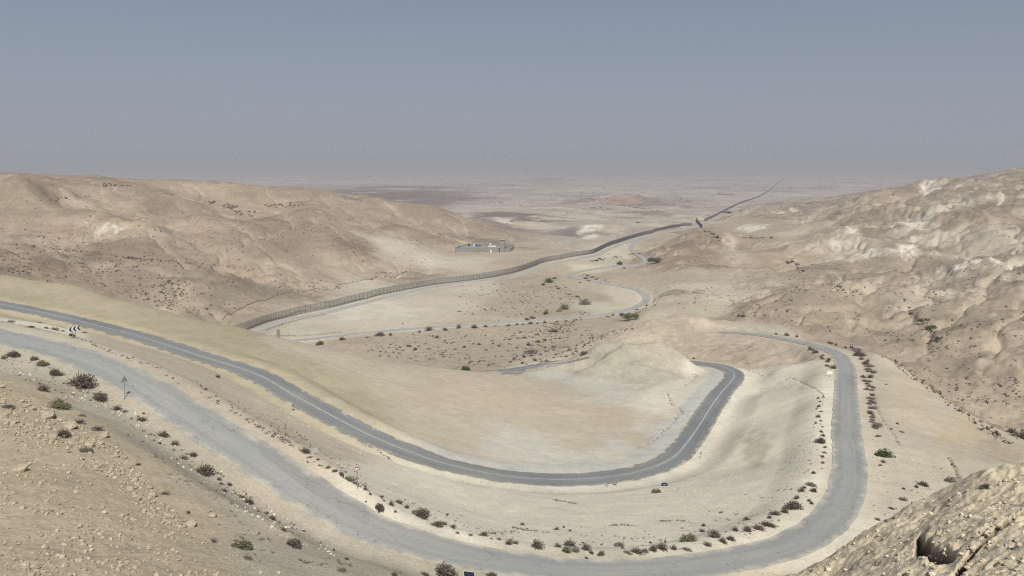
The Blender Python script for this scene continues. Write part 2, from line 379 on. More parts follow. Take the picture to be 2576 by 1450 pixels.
def carve_line(pts, w, depth):
    """a washed out runnel following surveyed spots"""
    W = [hit(u, v) for u, v in pts]
    for a, b in zip(W[:-1], W[1:]):
        m = w * 2 + .5; r0_, r1_ = sorted((math.hypot(a.x, a.y), math.hypot(b.x, b.y))); a0, a1 = sorted((math.atan2(a.x, a.y), math.atan2(b.x, b.y)))
        c0, c1 = np.searchsorted(AZ, [a0 - m / r0_, a1 + m / r0_]); i0, i1 = np.searchsorted(LR, [math.log(r0_ - m), math.log(r1_ + m)])
        X, Y = GX[i0:i1, c0:c1], GY[i0:i1, c0:c1]; d = b - a; L2 = d.x ** 2 + d.y ** 2
        t = np.clip(((X - a.x) * d.x + (Y - a.y) * d.y) / L2, 0, 1); dd = np.hypot(X - a.x - t * d.x, Y - a.y - t * d.y) + .35 * w * fbm(X, Y, 1.6, 2, .5, 12.0)
        k = 1 - sstep(w * .45, w, dd)
        CARVE[i0:i1, c0:c1] = np.maximum(CARVE[i0:i1, c0:c1], k * depth)
def carve_poly(pts, depth, soft=.5):
    W = [hit(u, v) for u, v in pts]; xs = [p.x for p in W]; ys = [p.y for p in W]
    inside_ = np.zeros(GX.shape, bool); sel = (GX > min(xs) - 1) & (GX < max(xs) + 1) & (GY > min(ys) - 1) & (GY < max(ys) + 1)
    X, Y = GX[sel], GY[sel]; c = np.zeros(X.shape, bool); j = len(W) - 1; dm = np.full(X.shape, 1e9)
    for i in range(len(W)):
        x0, y0, x1, y1 = W[i].x, W[i].y, W[j].x, W[j].y
        c ^= ((y0 > Y) != (y1 > Y)) & (X < (x1 - x0) * (Y - y0) / (y1 - y0 + 1e-12) + x0)
        t = np.clip(((X - x0) * (x1 - x0) + (Y - y0) * (y1 - y0)) / ((x1 - x0) ** 2 + (y1 - y0) ** 2 + 1e-9), 0, 1); dm = np.minimum(dm, np.hypot(X - x0 - t * (x1 - x0), Y - y0 - t * (y1 - y0))); j = i
    k = np.where(c, sstep(0, soft, dm), 0)
    CARVE[sel] = np.maximum(CARVE[sel], k * depth)
CARVE = np.zeros(Z.shape)
TT = Z / GR
def ground(x, y):
    r = math.hypot(x, y); az = math.atan2(x, y)
    j = int(np.clip(np.searchsorted(AZ, az), 1, len(AZ) - 1)); f = (az - AZ[j - 1]) / (AZ[j] - AZ[j - 1])
    l = math.log(r); i = int(np.clip(np.searchsorted(LR, l), 1, len(LR) - 1)); g = (l - LR[i - 1]) / (LR[i] - LR[i - 1])
    return float((Z[i - 1, j - 1] * (1 - f) + Z[i - 1, j] * f) * (1 - g) + (Z[i, j - 1] * (1 - f) + Z[i, j] * f) * g)
def road_dist(x, y):
    r = math.hypot(x, y); az = math.atan2(x, y)
    j = min(int(np.searchsorted(AZ, az)), len(AZ) - 1); i = min(int(np.searchsorted(LR, math.log(r))), len(LR) - 1)
    return float(RD[i, j])

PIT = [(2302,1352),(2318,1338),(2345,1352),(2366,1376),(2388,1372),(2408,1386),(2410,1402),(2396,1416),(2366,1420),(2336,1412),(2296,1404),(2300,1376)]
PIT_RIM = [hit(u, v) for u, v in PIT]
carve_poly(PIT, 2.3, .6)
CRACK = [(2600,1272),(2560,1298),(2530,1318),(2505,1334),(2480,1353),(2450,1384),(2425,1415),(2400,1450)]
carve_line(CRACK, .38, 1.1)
RUNNELS = (([(1676,988),(1686,1006),(1689,1019),(1706,1026),(1718,1041)], .7, .8), ([(1704,1043),(1698,1058),(1672,1083),(1640,1112),(1600,1128)], .6, .7),
                   ([(1738,940),(1752,946),(1744,957),(1720,972)], .5, .5), ([(1972,957),(1990,950),(2012,960),(2035,972),(2060,985),(2068,992)], .8, .9), ([(1875,930),(1900,936),(1925,950)], .5, .5),
                   ([(1390,1258),(1420,1262),(1450,1268)], .35, .3), ([(1534,1322),(1565,1321),(1600,1323)], .3, .35), ([(1660,1312),(1700,1310),(1738,1313)], .35, .35), ([(1205,1346),(1250,1342),(1300,1336)], .3, .35), ([(1288,1328),(1330,1336),(1376,1340)], .3, .35),
                   ([(660,1036),(720,1072),(770,1110)], .4, .3), ([(905,1110),(950,1134),(985,1158)], .4, .5), ([(2385,1152),(2400,1178),(2412,1206)], .7, 1.0), ([(2192,990),(2210,1040),(2240,1085),(2262,1120)], .8, .45),
                   ([(740,1258),(800,1292),(869,1334),(956,1372)], .3, .35))
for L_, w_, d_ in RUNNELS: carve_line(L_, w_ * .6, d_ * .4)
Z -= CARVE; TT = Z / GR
def dist_field(R, off, reach):
    """distance of the ground from a line running `off` metres beside a road"""
    d = np.gradient(R[:, :2], axis=0); d /= np.linalg.norm(d, axis=1)[:, None] + 1e-9
    Q = R[:, :2] + np.stack([-d[:, 1], d[:, 0]], 1) * off; D = np.full(Z.shape, 1e9, np.float32)
    for s_ in range(0, len(Q) - 1, 6):
        C = Q[s_:s_ + 7]; rr = np.hypot(C[:, 0], C[:, 1]); aa = np.arctan2(C[:, 0], C[:, 1])
        c0, c1 = np.searchsorted(AZ, [aa.min() - reach / rr.min(), aa.max() + reach / rr.min()]); i0, i1 = np.searchsorted(LR, [math.log(rr.min() - reach), math.log(rr.max() + reach)])
        X, Y = GX[i0:i1, c0:c1], GY[i0:i1, c0:c1]
        for p in C: D[i0:i1, c0:c1] = np.minimum(D[i0:i1, c0:c1], np.hypot(X - p[0], Y - p[1]))
    return D

# ------------------------------------------------------------------ terrain colour (each spot's own albedo, with shade painted into the bluff's hollow)
ALB = FIELD[..., :3].copy()
def patch(u, v, ru, rv, col, k=1.0, ragged=.85):
    """a patch of another soil, laid out on the ground round the surveyed spot"""
    p = hit(u, v); az = math.atan2(p.x, p.y); r = math.hypot(p.x, p.y)
    a = hit(u, v - rv); b = hit(u, v + rv)
    rl = max(abs(math.log(math.hypot(a.x, a.y) / r)), abs(math.log(r / math.hypot(b.x, b.y))), .004)
    rl = min(rl, .35)
    ra = ru / F
    c0, c1 = np.searchsorted(AZ, [az - 2.2 * ra, az + 2.2 * ra]); r0, r1 = np.searchsorted(LR, [math.log(r) - 2.2 * rl, math.log(r) + 2.2 * rl])
    if c1 <= c0 or r1 <= r0: return
    X, Y = GX[r0:r1, c0:c1], GY[r0:r1, c0:c1]
    lam = max(ra, rl * .5) * r
    d = np.hypot((GA[r0:r1, c0:c1] - az) / ra, (GL[r0:r1, c0:c1] - math.log(r)) / rl)
    d = d + ragged * fbm(X, Y, lam * .9, 5, .62, u * .13)
    m = (1 - sstep(.55, 1.02, d))[..., None] * k
    ca, sa = math.cos(1.1 if az > 0 else 2.2), math.sin(1.1 if az > 0 else 2.2)
    br = fbm((X * ca + Y * sa) / 2.6, -X * sa + Y * ca, max(lam * .30, 2.5), 5, .62, v * .31)
    m = m * (.30 + .70 * sstep(-.22, .10, br))[..., None]
    ALB[r0:r1, c0:c1] = ALB[r0:r1, c0:c1] * (1 - m) + np.array(col) * m
CH = (.66, .61, .52); CH2 = (.47, .415, .33); DK = (.165, .13, .12); SH = (.24, .19, .14)

# soil changes along the slopes: gullies paler, crests stony
gul = sstep(.10, -.40, nA)
relA = np.clip(FIELD[..., 3] / 8.0, 0, 1)
ALB *= (1 + .34 * relA * (gul - .25))[..., None]
# slopes too steep to hold their gravel show pale chalk and marl
dl = np.gradient(LR)[:, None]; da = np.gradient(AZ)[None, :]
gr_ = np.gradient(Z, axis=0) / (GR * dl); ga_ = np.gradient(Z, axis=1) / (GR * da)
gx = gr_ * np.sin(GA) + ga_ * np.cos(GA); gy = gr_ * np.cos(GA) - ga_ * np.sin(GA)
steep = np.hypot(gx, gy)
for _ in range(2): steep[1:-1, 1:-1] = (steep[1:-1, 1:-1] * 2 + steep[:-2, 1:-1] + steep[2:, 1:-1] + steep[1:-1, :-2] + steep[1:-1, 2:]) / 6
cm = fbm(GX, GY, 190, 5, .6, 31.0)
zone = sstep(.45, 1.0, relA) * sstep(.08, .2, GA) * sstep(480, 700, GR) * (1 - sstep(2000, 3800, GR))
exposed = np.clip(sstep(.40, .72, steep + .35 * cm) * zone, 0, 1) * sstep(-.2, .15, cm)
ALB = ALB * (1 - exposed[..., None]) + np.array((.47, .42, .34)) * exposed[..., None]
ex2 = sstep(.35, .8, steep) * np.clip(FIELD[..., 3] / 6, 0, 1) * (1 - exposed) * .35
ALB = ALB * (1 - ex2[..., None]) + np.array((.36, .30, .225)) * ex2[..., None]
ALB *= (1 + .20 * rill * relH * sstep(330, 480, GR))[..., None]
band = fbm(Z / 1.9 + .25 * fbm(GX, GY, 90, 2, .5, 73.0), Z * 0 + .37 + GA * .6, 1.0, 3, .6, 75.0)
ALB *= (1 + .24 * band * sstep(.18, .45, steep) * np.clip(FIELD[..., 4] / 1.6, 0, 1))[..., None]      # beds of harder and softer rock
tone = fbm(GX, GY, 260, 4, .55, 41.0); tone2 = fbm(GX, GY, 45, 4, .6, 43.0)
ALB *= (1 + (.14 * tone + .16 * tone2) * sstep(330, 560, GR))[..., None]
gv = sstep(.12, .32, fbm(GX, GY, 70, 5, .62, 47.0)) * np.clip(FIELD[..., 3] / 5, 0, 1) * .20     # darker gravel caps
ALB *= (1 - gv)[..., None]
# the plain: bands of dark pavement and pale silt
pl = sstep(1200, 1900, GR) * (1 - .75 * sstep(.25, .40, GA) * (1 - sstep(3000, 4500, GR)))
b1 = fbm(GX, GY * .8, 900, 6, .66, 51.0); b2 = fbm(GX, GY * .7, 420, 6, .66, 61.0)
dkm = sstep(.06, .26, b1) * pl * .40; plm = sstep(.10, .30, b2) * pl * .6
ALB = ALB * (1 - dkm[..., None]) + np.array((.20, .165, .15)) * dkm[..., None]
b3 = fbm(GX, GY * .6, 170, 4, .62, 65.0); ALB *= (1 + .26 * b3 * pl * (1 - sstep(9000, 16000, GR)))[..., None]
ALB = ALB * (1 - plm[..., None]) + np.array((.47, .415, .36)) * plm[..., None]
# badlands before the plain: pale silt in the rills, dark pavement on the caps
bd = sstep(950, 1150, GR) * (1 - sstep(2300, 3000, GR)) * sstep(-.12, -.02, GA) * (1 - sstep(.20, .30, GA))
k1 = sstep(.05, .30, fbm(GX, GY * .7, 120, 5, .62, 57.0)) * bd * .8; k2 = sstep(.12, .34, fbm(GX, GY * .7, 210, 5, .62, 58.0)) * bd * .75
ALB = ALB * (1 - k2[..., None]) + np.array((.22, .18, .155)) * k2[..., None]
ALB = ALB * (1 - k1[..., None]) + np.array((.50, .445, .37)) * k1[..., None]
# pale graded sand beside the roads
sd = (1 - sstep(1.2, 4.5, RD + 2.0 * fbm(GX, GY, 7, 3, .6, 71.0))) * (1 - sstep(900, 2500, GR))
ALB *= (1 + np.array((.13, .13, .12)) * sd[..., None])
for q in ((2140,585,22,13,CH,1),(2128,592,30,16,CH2,.7),(2290,563,75,18,CH2,.9),(2300,568,50,12,CH,.8),(2340,483,26,8,CH,.9),(2420,462,30,5,CH2,.7),(2280,628,30,17,CH,1),(2200,640,60,13,CH,.8),(2120,648,40,10,CH2,.9),(2460,662,70,8,CH,.8),(2330,712,60,15,CH2,.9),(2280,742,50,22,CH2,.7),(2430,738,60,12,CH2,.8),(2200,605,40,10,CH2,.6),(1890,573,42,11,CH,.8),(1980,612,40,14,CH2,.8),(1835,612,22,22,CH2,.9),(1860,640,40,8,CH2,.7),(1845,735,150,20,CH2,.7),(1770,760,90,8,CH2,.5),(2000,560,30,5,CH2,.6),(2070,530,30,5,CH2,.6),(2150,470,40,4,CH2,.6),
          (2150,655,120,6,CH2,.9),(2400,650,120,5,CH2,.8),(2520,700,60,8,CH2,.7),(2220,700,50,10,CH2,.8),(2050,625,40,12,CH2,.8),(2120,612,30,10,CH,.7),(2470,590,50,10,CH2,.7),(2380,600,60,8,CH2,.8),(2340,745,60,18,CH2,.8),(2260,770,60,10,CH2,.7),(1920,620,40,10,CH2,.7),(2000,590,40,8,CH2,.6),(2500,640,60,8,CH2,.7),(1480,571,38,5,CH,.9),(1270,552,45,6,CH,.8),(1330,562,60,5,CH2,.9),(1350,545,30,4,CH2,.8),(1540,583,25,5,CH2,.8),(275,575,36,12,CH,.8),(215,553,25,7,CH2,.6),(445,595,8,20,CH2,.6),(260,680,8,18,CH2,.5),(1050,655,85,24,CH2,.75),(1080,660,50,14,CH,.6),(1180,672,60,9,CH2,.6),(700,668,300,6,CH2,.35),(200,610,230,10,CH2,.35),(150,650,160,6,CH2,.3),
          (880,500,40,6,DK,.8),(1010,492,110,9,DK,.85),(930,478,50,6,DK,.7),(1230,540,60,9,DK,.9),(1320,553,50,5,DK,.9),(1175,605,110,7,DK,.6),(1310,625,60,5,DK,.5),(1500,588,50,5,DK,.5),(1560,507,70,10,(.36,.27,.2),.9),(1520,525,45,3,DK,.6),(1920,640,60,14,(.33,.25,.18),.6),
          (1240,800,120,10,CH2,.5),(950,780,160,22,CH,.45),(1120,760,130,20,CH2,.6),(1480,775,80,10,CH2,.5),
          (1480,975,100,22,(.50,.46,.38),.4),(1350,1165,170,14,(.47,.44,.37),.25),(1620,1060,45,40,(.53,.50,.43),.5),(1250,990,200,40,(.51,.41,.31),.55),(1500,1040,200,30,(.50,.415,.315),.5),(1100,1000,160,30,(.49,.41,.31),.4),(800,950,200,25,(.46,.41,.28),.5),(420,1000,160,30,(.50,.41,.31),.6),(700,1090,160,30,(.52,.43,.33),.6),(1300,1250,200,25,(.545,.50,.42),.6),
          (1580,905,60,22,(.40,.375,.285),.6),(1680,905,30,20,(.38,.35,.26),.5),(1780,880,60,16,(.38,.30,.225),.5),(1860,885,50,20,(.37,.29,.22),.5),(1840,868,30,14,(.34,.30,.25),.6),(1920,826,40,10,(.38,.36,.28),.7),(1700,785,50,6,(.37,.34,.26),.5),
          (1900,1120,36,50,(.38,.33,.235),.6),(2400,1090,60,40,(.49,.39,.26),.5),(2290,1010,40,60,(.50,.42,.30),.5),(2520,1140,60,25,(.35,.29,.215),.6),(2350,1130,50,20,(.50,.45,.36),.5)):
    patch(*q)

inner = dist_field(ROADS['main'][0], 5.6, 9.0)
q_ = (1 - sstep(1.6, 3.4, inner + 1.3 * fbm(GX, GY, 5, 3, .6, 81.0))) * sstep(-.14, -.09, GA) * .9
ALB = ALB * (1 - q_[..., None]) + np.array((.46, .455, .42)) * q_[..., None]
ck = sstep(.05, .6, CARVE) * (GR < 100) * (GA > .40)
ALB = ALB * (1 - ck[..., None] * .92) + np.array((.13, .088, .06)) * ck[..., None] * .92  # hollow's shade put into the colour; crack gets the same dark brown soil
fine = fbm(GX, GY, 2.4, 4, .65, 91.0)
ALB *= (1 + .13 * fine * np.clip(FIELD[..., 5] * 3 + .25, 0, 1.2))[..., None]

str_ = fbm(GX * .18 + GY * .05, GY * 1.0, 1.9, 4, .6, 95.0) * (FIELD[..., 5] < .09) * (1 - sstep(250, 330, GR))
ALB *= (1 + .10 * str_)[..., None]
blot = fbm(GX, GY, 16, 5, .6, 97.0) * (1 - sstep(320, 500, GR))
ALB *= (1 + .09 * blot)[..., None]

# ------------------------------------------------------------------ materials
def new_mat(name, rough=.95):
    m = bpy.data.materials.new(name); m.use_nodes = True
    b = m.node_tree.nodes['Principled BSDF']; b.inputs['Roughness'].default_value = rough
    b.inputs['Specular IOR Level'].default_value = .15
    return m, m.node_tree.nodes, m.node_tree.links, b
def flat_mat(name, col, rough=.9, var=.12, scale=6.0, metal=0.0):
    m, n, l, b = new_mat(name, rough)
    tc = n.new('ShaderNodeTexCoord'); nz = n.new('ShaderNodeTexNoise'); nz.inputs['Scale'].default_value = scale; nz.inputs['Detail'].default_value = 4
    l.new(tc.outputs['Object'], nz.inputs['Vector'])
    mr = n.new('ShaderNodeMapRange'); mr.inputs[1].default_value = .3; mr.inputs[2].default_value = .7; mr.inputs[3].default_value = 1 - var; mr.inputs[4].default_value = 1 + var
    l.new(nz.outputs['Fac'], mr.inputs[0])
    mx = n.new('ShaderNodeVectorMath'); mx.operation = 'SCALE'; mx.inputs[0].default_value = col
    l.new(mr.outputs[0], mx.inputs['Scale']); l.new(mx.outputs[0], b.inputs['Base Color'])
    b.inputs['Metallic'].default_value = metal
    return m

def terrain_mat():
    m, n, l, b = new_mat('desert_soil', 1.0)
    b.inputs['Specular IOR Level'].default_value = 0.0
    at = n.new('ShaderNodeAttribute'); at.attribute_name = 'soil'
    tc = n.new('ShaderNodeTexCoord')
    def noise(scale, det, rough=.6):
        z = n.new('ShaderNodeTexNoise'); z.inputs['Scale'].default_value = scale; z.inputs['Detail'].default_value = det; z.inputs['Roughness'].default_value = rough
        l.new(tc.outputs['Object'], z.inputs['Vector']); return z.outputs['Fac']
    def rng(s, a, b_, c, d):
        r = n.new('ShaderNodeMapRange'); r.inputs[1].default_value = a; r.inputs[2].default_value = b_; r.inputs[3].default_value = c; r.inputs[4].default_value = d
        l.new(s, r.inputs[0]); return r.outputs[0]
    def mul(a, b_):
        q = n.new('ShaderNodeMath'); q.operation = 'MULTIPLY'; l.new(a, q.inputs[0]); l.new(b_, q.inputs[1]); return q.outputs[0]
    f = mul(rng(noise(3.2, 6, .75), .3, .7, .80, 1.17), rng(noise(.35, 4, .6), .3, .7, .92, 1.08))
    f = mul(f, rng(noise(.02, 3, .6), .3, .7, .94, 1.06))
    # stones: small darker flecks, thicker where the soil is stony (alpha of the attribute)
    vo = n.new('ShaderNodeTexVoronoi'); vo.inputs['Scale'].default_value = 1.1; vo.inputs['Randomness'].default_value = 1.0
    l.new(tc.outputs['Object'], vo.inputs['Vector'])
    fl = rng(vo.outputs['Distance'], .10, .26, 1.0, 0.0)
    st = mul(mul(fl, at.outputs['Alpha']), rng(noise(.6, 3), .4, .62, 0.0, .55))
    inv = n.new('ShaderNodeMath'); inv.operation = 'SUBTRACT'; inv.inputs[0].default_value = 1.0; l.new(st, inv.inputs[1])
    f = mul(f, inv.outputs[0])
    sc = n.new('ShaderNodeVectorMath'); sc.operation = 'SCALE'; l.new(at.outputs['Color'], sc.inputs[0]); l.new(f, sc.inputs['Scale'])
    l.new(sc.outputs[0], b.inputs['Base Color'])
    bp = n.new('ShaderNodeBump'); bp.inputs['Strength'].default_value = .7; bp.inputs['Distance'].default_value = .16
    l.new(noise(3.0, 4, .65), bp.inputs['Height']); l.new(bp.outputs[0], b.inputs['Normal'])
    return m

def structure(name, me, mat, kind='structure'):
    o = bpy.data.objects.new(name, me); COL.objects.link(o)
    if mat: me.materials.append(mat)
    o['kind'] = kind
    return o

def build_terrain():
    nr, nc = Z.shape
    co = np.stack([GX, GY, Z], -1).reshape(-1, 3).astype(np.float32)
    idx = np.arange(nr * nc).reshape(nr, nc)
    q = np.stack([idx[:-1, :-1], idx[:-1, 1:], idx[1:, 1:], idx[1:, :-1]], -1).reshape(-1, 4).astype(np.int32)
    me = bpy.data.meshes.new('terrain')
    me.vertices.add(len(co)); me.vertices.foreach_set('co', co.ravel())
    me.loops.add(q.size); me.loops.foreach_set('vertex_index', q.ravel())
    me.polygons.add(len(q)); me.polygons.foreach_set('loop_start', np.arange(0, q.size, 4, dtype=np.int32))
    me.polygons.foreach_set('use_smooth', np.ones(len(q), bool))
    me.update(calc_edges=True)
    at = me.attributes.new('soil', 'FLOAT_COLOR', 'POINT')
    c = np.concatenate([ALB, STONE[..., None]], -1).reshape(-1, 4).astype(np.float32)
    at.data.foreach_set('color', c.ravel())
    return structure('terrain', me, terrain_mat())
STONE = np.clip(FIELD[..., 5] * 2.2, 0, 1)
build_terrain()

# ------------------------------------------------------------------ roads
def asphalt(name, col, dust, crack, edge_dust, w):
    m, n, l, b = new_mat(name, .9)
    uv = n.new('ShaderNodeUVMap'); sep = n.new('ShaderNodeSeparateXYZ'); l.new(uv.outputs[0], sep.inputs[0])
    tc = n.new('ShaderNodeTexCoord')
    def math_(op, a, b_=None, val=None):
        q = n.new('ShaderNodeMath'); q.operation = op; q.use_clamp = False
        l.new(a, q.inputs[0])
        if b_ is not None: l.new(b_, q.inputs[1])
        if val is not None: q.inputs[1].default_value = val
        return q.outputs[0]
    def rng(s, a, b_, c, d):
        r = n.new('ShaderNodeMapRange'); r.inputs[1].default_value = a; r.inputs[2].default_value = b_; r.inputs[3].default_value = c; r.inputs[4].default_value = d
        l.new(s, r.inputs[0]); return r.outputs[0]
    def noise(vec, scale, det=4):
        z = n.new('ShaderNodeTexNoise'); z.inputs['Scale'].default_value = scale; z.inputs['Detail'].default_value = det; z.inputs['Roughness'].default_value = .65
        l.new(vec, z.inputs['Vector']); return z.outputs['Fac']
    lat = math_('ABSOLUTE', sep.outputs['Y'])
    lat = math_('ADD', lat, rng(noise(tc.outputs['Object'], .35), .3, .7, -.9, .9))
    d1 = rng(lat, w / 2 - edge_dust, w / 2 + .2, 0, 1)
    # long streaks of dust and tyre polish along the lanes
    st = n.new('ShaderNodeMapping'); st.inputs['Scale'].default_value = (.03, 1.2, 1); l.new(uv.outputs[0], st.inputs['Vector'])
    streak = rng(noise(st.outputs[0], 1.0, 5), .3, .7, 0, 1)
    big = rng(noise(tc.outputs['Object'], .05, 4), .32, .68, .15, 1)
    dd = math_('MAXIMUM', d1, math_('MULTIPLY', math_('MULTIPLY', streak, big), val=dust))
    mix = n.new('ShaderNodeMix'); mix.data_type = 'RGBA'; l.new(dd, mix.inputs[0])
    mix.inputs[6].default_value = (*col, 1); mix.inputs[7].default_value = (.47, .44, .37, 1)
    vm = n.new('ShaderNodeVectorMath'); vm.operation = 'SCALE'; l.new(mix.outputs[2], vm.inputs[0])
    f = rng(noise(tc.outputs['Object'], 2.5, 4), .3, .7, .93, 1.07)
    tr = math_('ABSOLUTE', math_('SUBTRACT', math_('ABSOLUTE', math_('ADD', sep.outputs['Y'], rng(noise(tc.outputs['Object'], .08), .3, .7, -.35, .35))), val=1.55))
    f = math_('MULTIPLY', f, rng(tr, .15, .62, .925, 1.0))           # wheel tracks
    pa = n.new('ShaderNodeTexVoronoi'); pa.inputs['Scale'].default_value = 1.0; mq = n.new('ShaderNodeMapping'); mq.inputs['Scale'].default_value = (.045, .31, 1); l.new(uv.outputs[0], mq.inputs['Vector']); l.new(mq.outputs[0], pa.inputs['Vector'])
    sp = n.new('ShaderNodeSeparateColor'); l.new(pa.outputs['Color'], sp.inputs[0])
    f = math_('MULTIPLY', f, rng(sp.outputs[0], .80, .86, 1.0, .90))      # mended patches
    if crack > 0:
        mp = n.new('ShaderNodeMapping'); mp.inputs['Scale'].default_value = (.10, .22, 1); l.new(uv.outputs[0], mp.inputs['Vector'])
        nz = n.new('ShaderNodeTexNoise'); nz.inputs['Scale'].default_value = .8; nz.inputs['Detail'].default_value = 3; l.new(uv.outputs[0], nz.inputs['Vector'])
        ad = n.new('ShaderNodeMixRGB'); ad.blend_type = 'LINEAR_LIGHT'; ad.inputs[0].default_value = .16; l.new(mp.outputs[0], ad.inputs[1]); l.new(nz.outputs['Color'], ad.inputs[2])
        vo = n.new('ShaderNodeTexVoronoi'); vo.feature = 'DISTANCE_TO_EDGE'; vo.inputs['Scale'].default_value = 1.0; l.new(ad.outputs[0], vo.inputs['Vector'])
        c = rng(vo.outputs['Distance'], 0.002, .014, 1 - crack, 1.0)
        f = math_('MULTIPLY', f, c)
    l.new(f, vm.inputs['Scale']); l.new(vm.outputs[0], b.inputs['Base Color'])
    return m

def ribbon(name, R, lat0, lat1, lift, mat, skirt=0.0, s0=None, s1=None, wob=0.0, n_across=6, kind='structure', parent=None):
    """a strip lying along the road line between two lateral offsets"""
    d = np.gradient(R[:, :2], axis=0); d /= np.linalg.norm(d, axis=1)[:, None] + 1e-9
    nrm = np.stack([-d[:, 1], d[:, 0]], 1)
    s = np.concatenate([[0], np.cumsum(np.linalg.norm(np.diff(R[:, :2], axis=0), axis=1))])
    sel = np.ones(len(R), bool)
    if s0 is not None: sel &= (s >= s0)
    if s1 is not None: sel &= (s <= s1)
    Rs, ns, ss = R[sel], nrm[sel], s[sel]
    lats = list(np.linspace(lat0, lat1, n_across))
    prof = [(a, 0.0) for a in lats]
    if skirt: prof = [(lat0 - .05, -skirt)] + prof + [(lat1 + .05, -skirt)]
    W = np.array([p[0] for p in prof]); H = np.array([p[1] for p in prof])
    k = len(prof); L = len(Rs)
    wl = np.zeros((L, k))
    if wob:
        wl[:, 0] = fbm(ss, ss * 0 + 3.3, 4.0, 3, .6, 2.0) * wob; wl[:, -1] = fbm(ss, ss * 0 + 9.3, 4.0, 3, .6, 5.0) * wob
        if skirt: wl[:, 1] = wl[:, 0]; wl[:, -2] = wl[:, -1]
    off = W[None, :] + wl
    rr = np.hypot(Rs[:, 0], Rs[:, 1])[:, None]
    co = np.stack([Rs[:, 0:1] + ns[:, 0:1] * off, Rs[:, 1:2] + ns[:, 1:2] * off, Rs[:, 2:3] + H[None, :] * (1 + rr / 300) + lift * np.maximum(1, rr / 250) * np.maximum(1, rr / 1800)], -1).reshape(-1, 3)
    faces = []
    for i in range(L - 1):
        for j in range(k - 1):
            a = i * k + j; faces.append((a, a + k, a + k + 1, a + 1))
    me = bpy.data.meshes.new(name); me.from_pydata(co.tolist(), [], faces)
    uvl = me.uv_layers.new(name='UVMap')
    uvs = np.stack([np.repeat(ss[:, None], k, 1), np.repeat(W[None, :], L, 0)], -1).reshape(-1, 2)
    li = np.zeros(len(me.loops), np.int32); me.loops.foreach_get('vertex_index', li)
    uvl.data.foreach_set('uv', uvs[li].ravel().astype(np.float32))
    me.polygons.foreach_set('use_smooth', np.zeros(len(me.polygons), bool))
    # faces must look up
    me.update()
    if me.polygons and me.polygons[len(me.polygons) // 2].normal.z < 0: me.flip_normals()
    o = bpy.data.objects.new(name, me); COL.objects.link(o); me.materials.append(mat)
    if parent: o.parent = parent
    elif kind: o['kind'] = kind
    return o
A_MAIN = asphalt('worn_grey_asphalt', (.182, .196, .203), .35, 0, .5, 6.8)
A_OLD = asphalt('old_dusty_asphalt', (.285, .293, .285), .45, .20, .9, 5.8)
A_VAL = asphalt('pale_asphalt', (.33, .335, .325), .6, 0, 1.2, 6.0)
A_PAT = asphalt('patrol_track_gravel', (.37, .365, .345), .5, 0, 1.2, 7.4)
ribbon('main_road', ROADS['main'][0], -3.4, 3.4, .02, A_MAIN, .35)
ribbon('old_road', ROADS['old'][0], -2.9, 2.9, .02, A_OLD, .35, wob=.35)
ribbon('valley_road', ROADS['valley'][0], -3.0, 3.0, .03, A_VAL, .5)
ribbon('patrol_road', ROADS['patrol'][0], -3.7, 3.7, .03, A_PAT, .6)
WHITE = flat_mat('white_road_paint', (.66, .66, .64), .8, .15, .6)
YELL = flat_mat('faded_yellow_paint', (.55, .44, .22), .85, .15, 1.5)

LM = ROADS['main'][0]
sM = np.concatenate([[0], np.cumsum(np.linalg.norm(np.diff(LM[:, :2], axis=0), axis=1))])
def s_at(u, v):
    p = hit(u, v); return float(sM[np.argmin(np.hypot(LM[:, 0] - p.x, LM[:, 1] - p.y))])
ribbon('centre_line', LM, .08, .155, .065, WHITE, n_across=2)
ribbon('centre_line', LM, -.155, -.08, .065, WHITE, n_across=2)
ribbon('edge_line', LM, -3.10, -3.01, .065, YELL, n_across=2)
ribbon('edge_line', LM, 3.01, 3.10, .065, YELL, n_across=2)

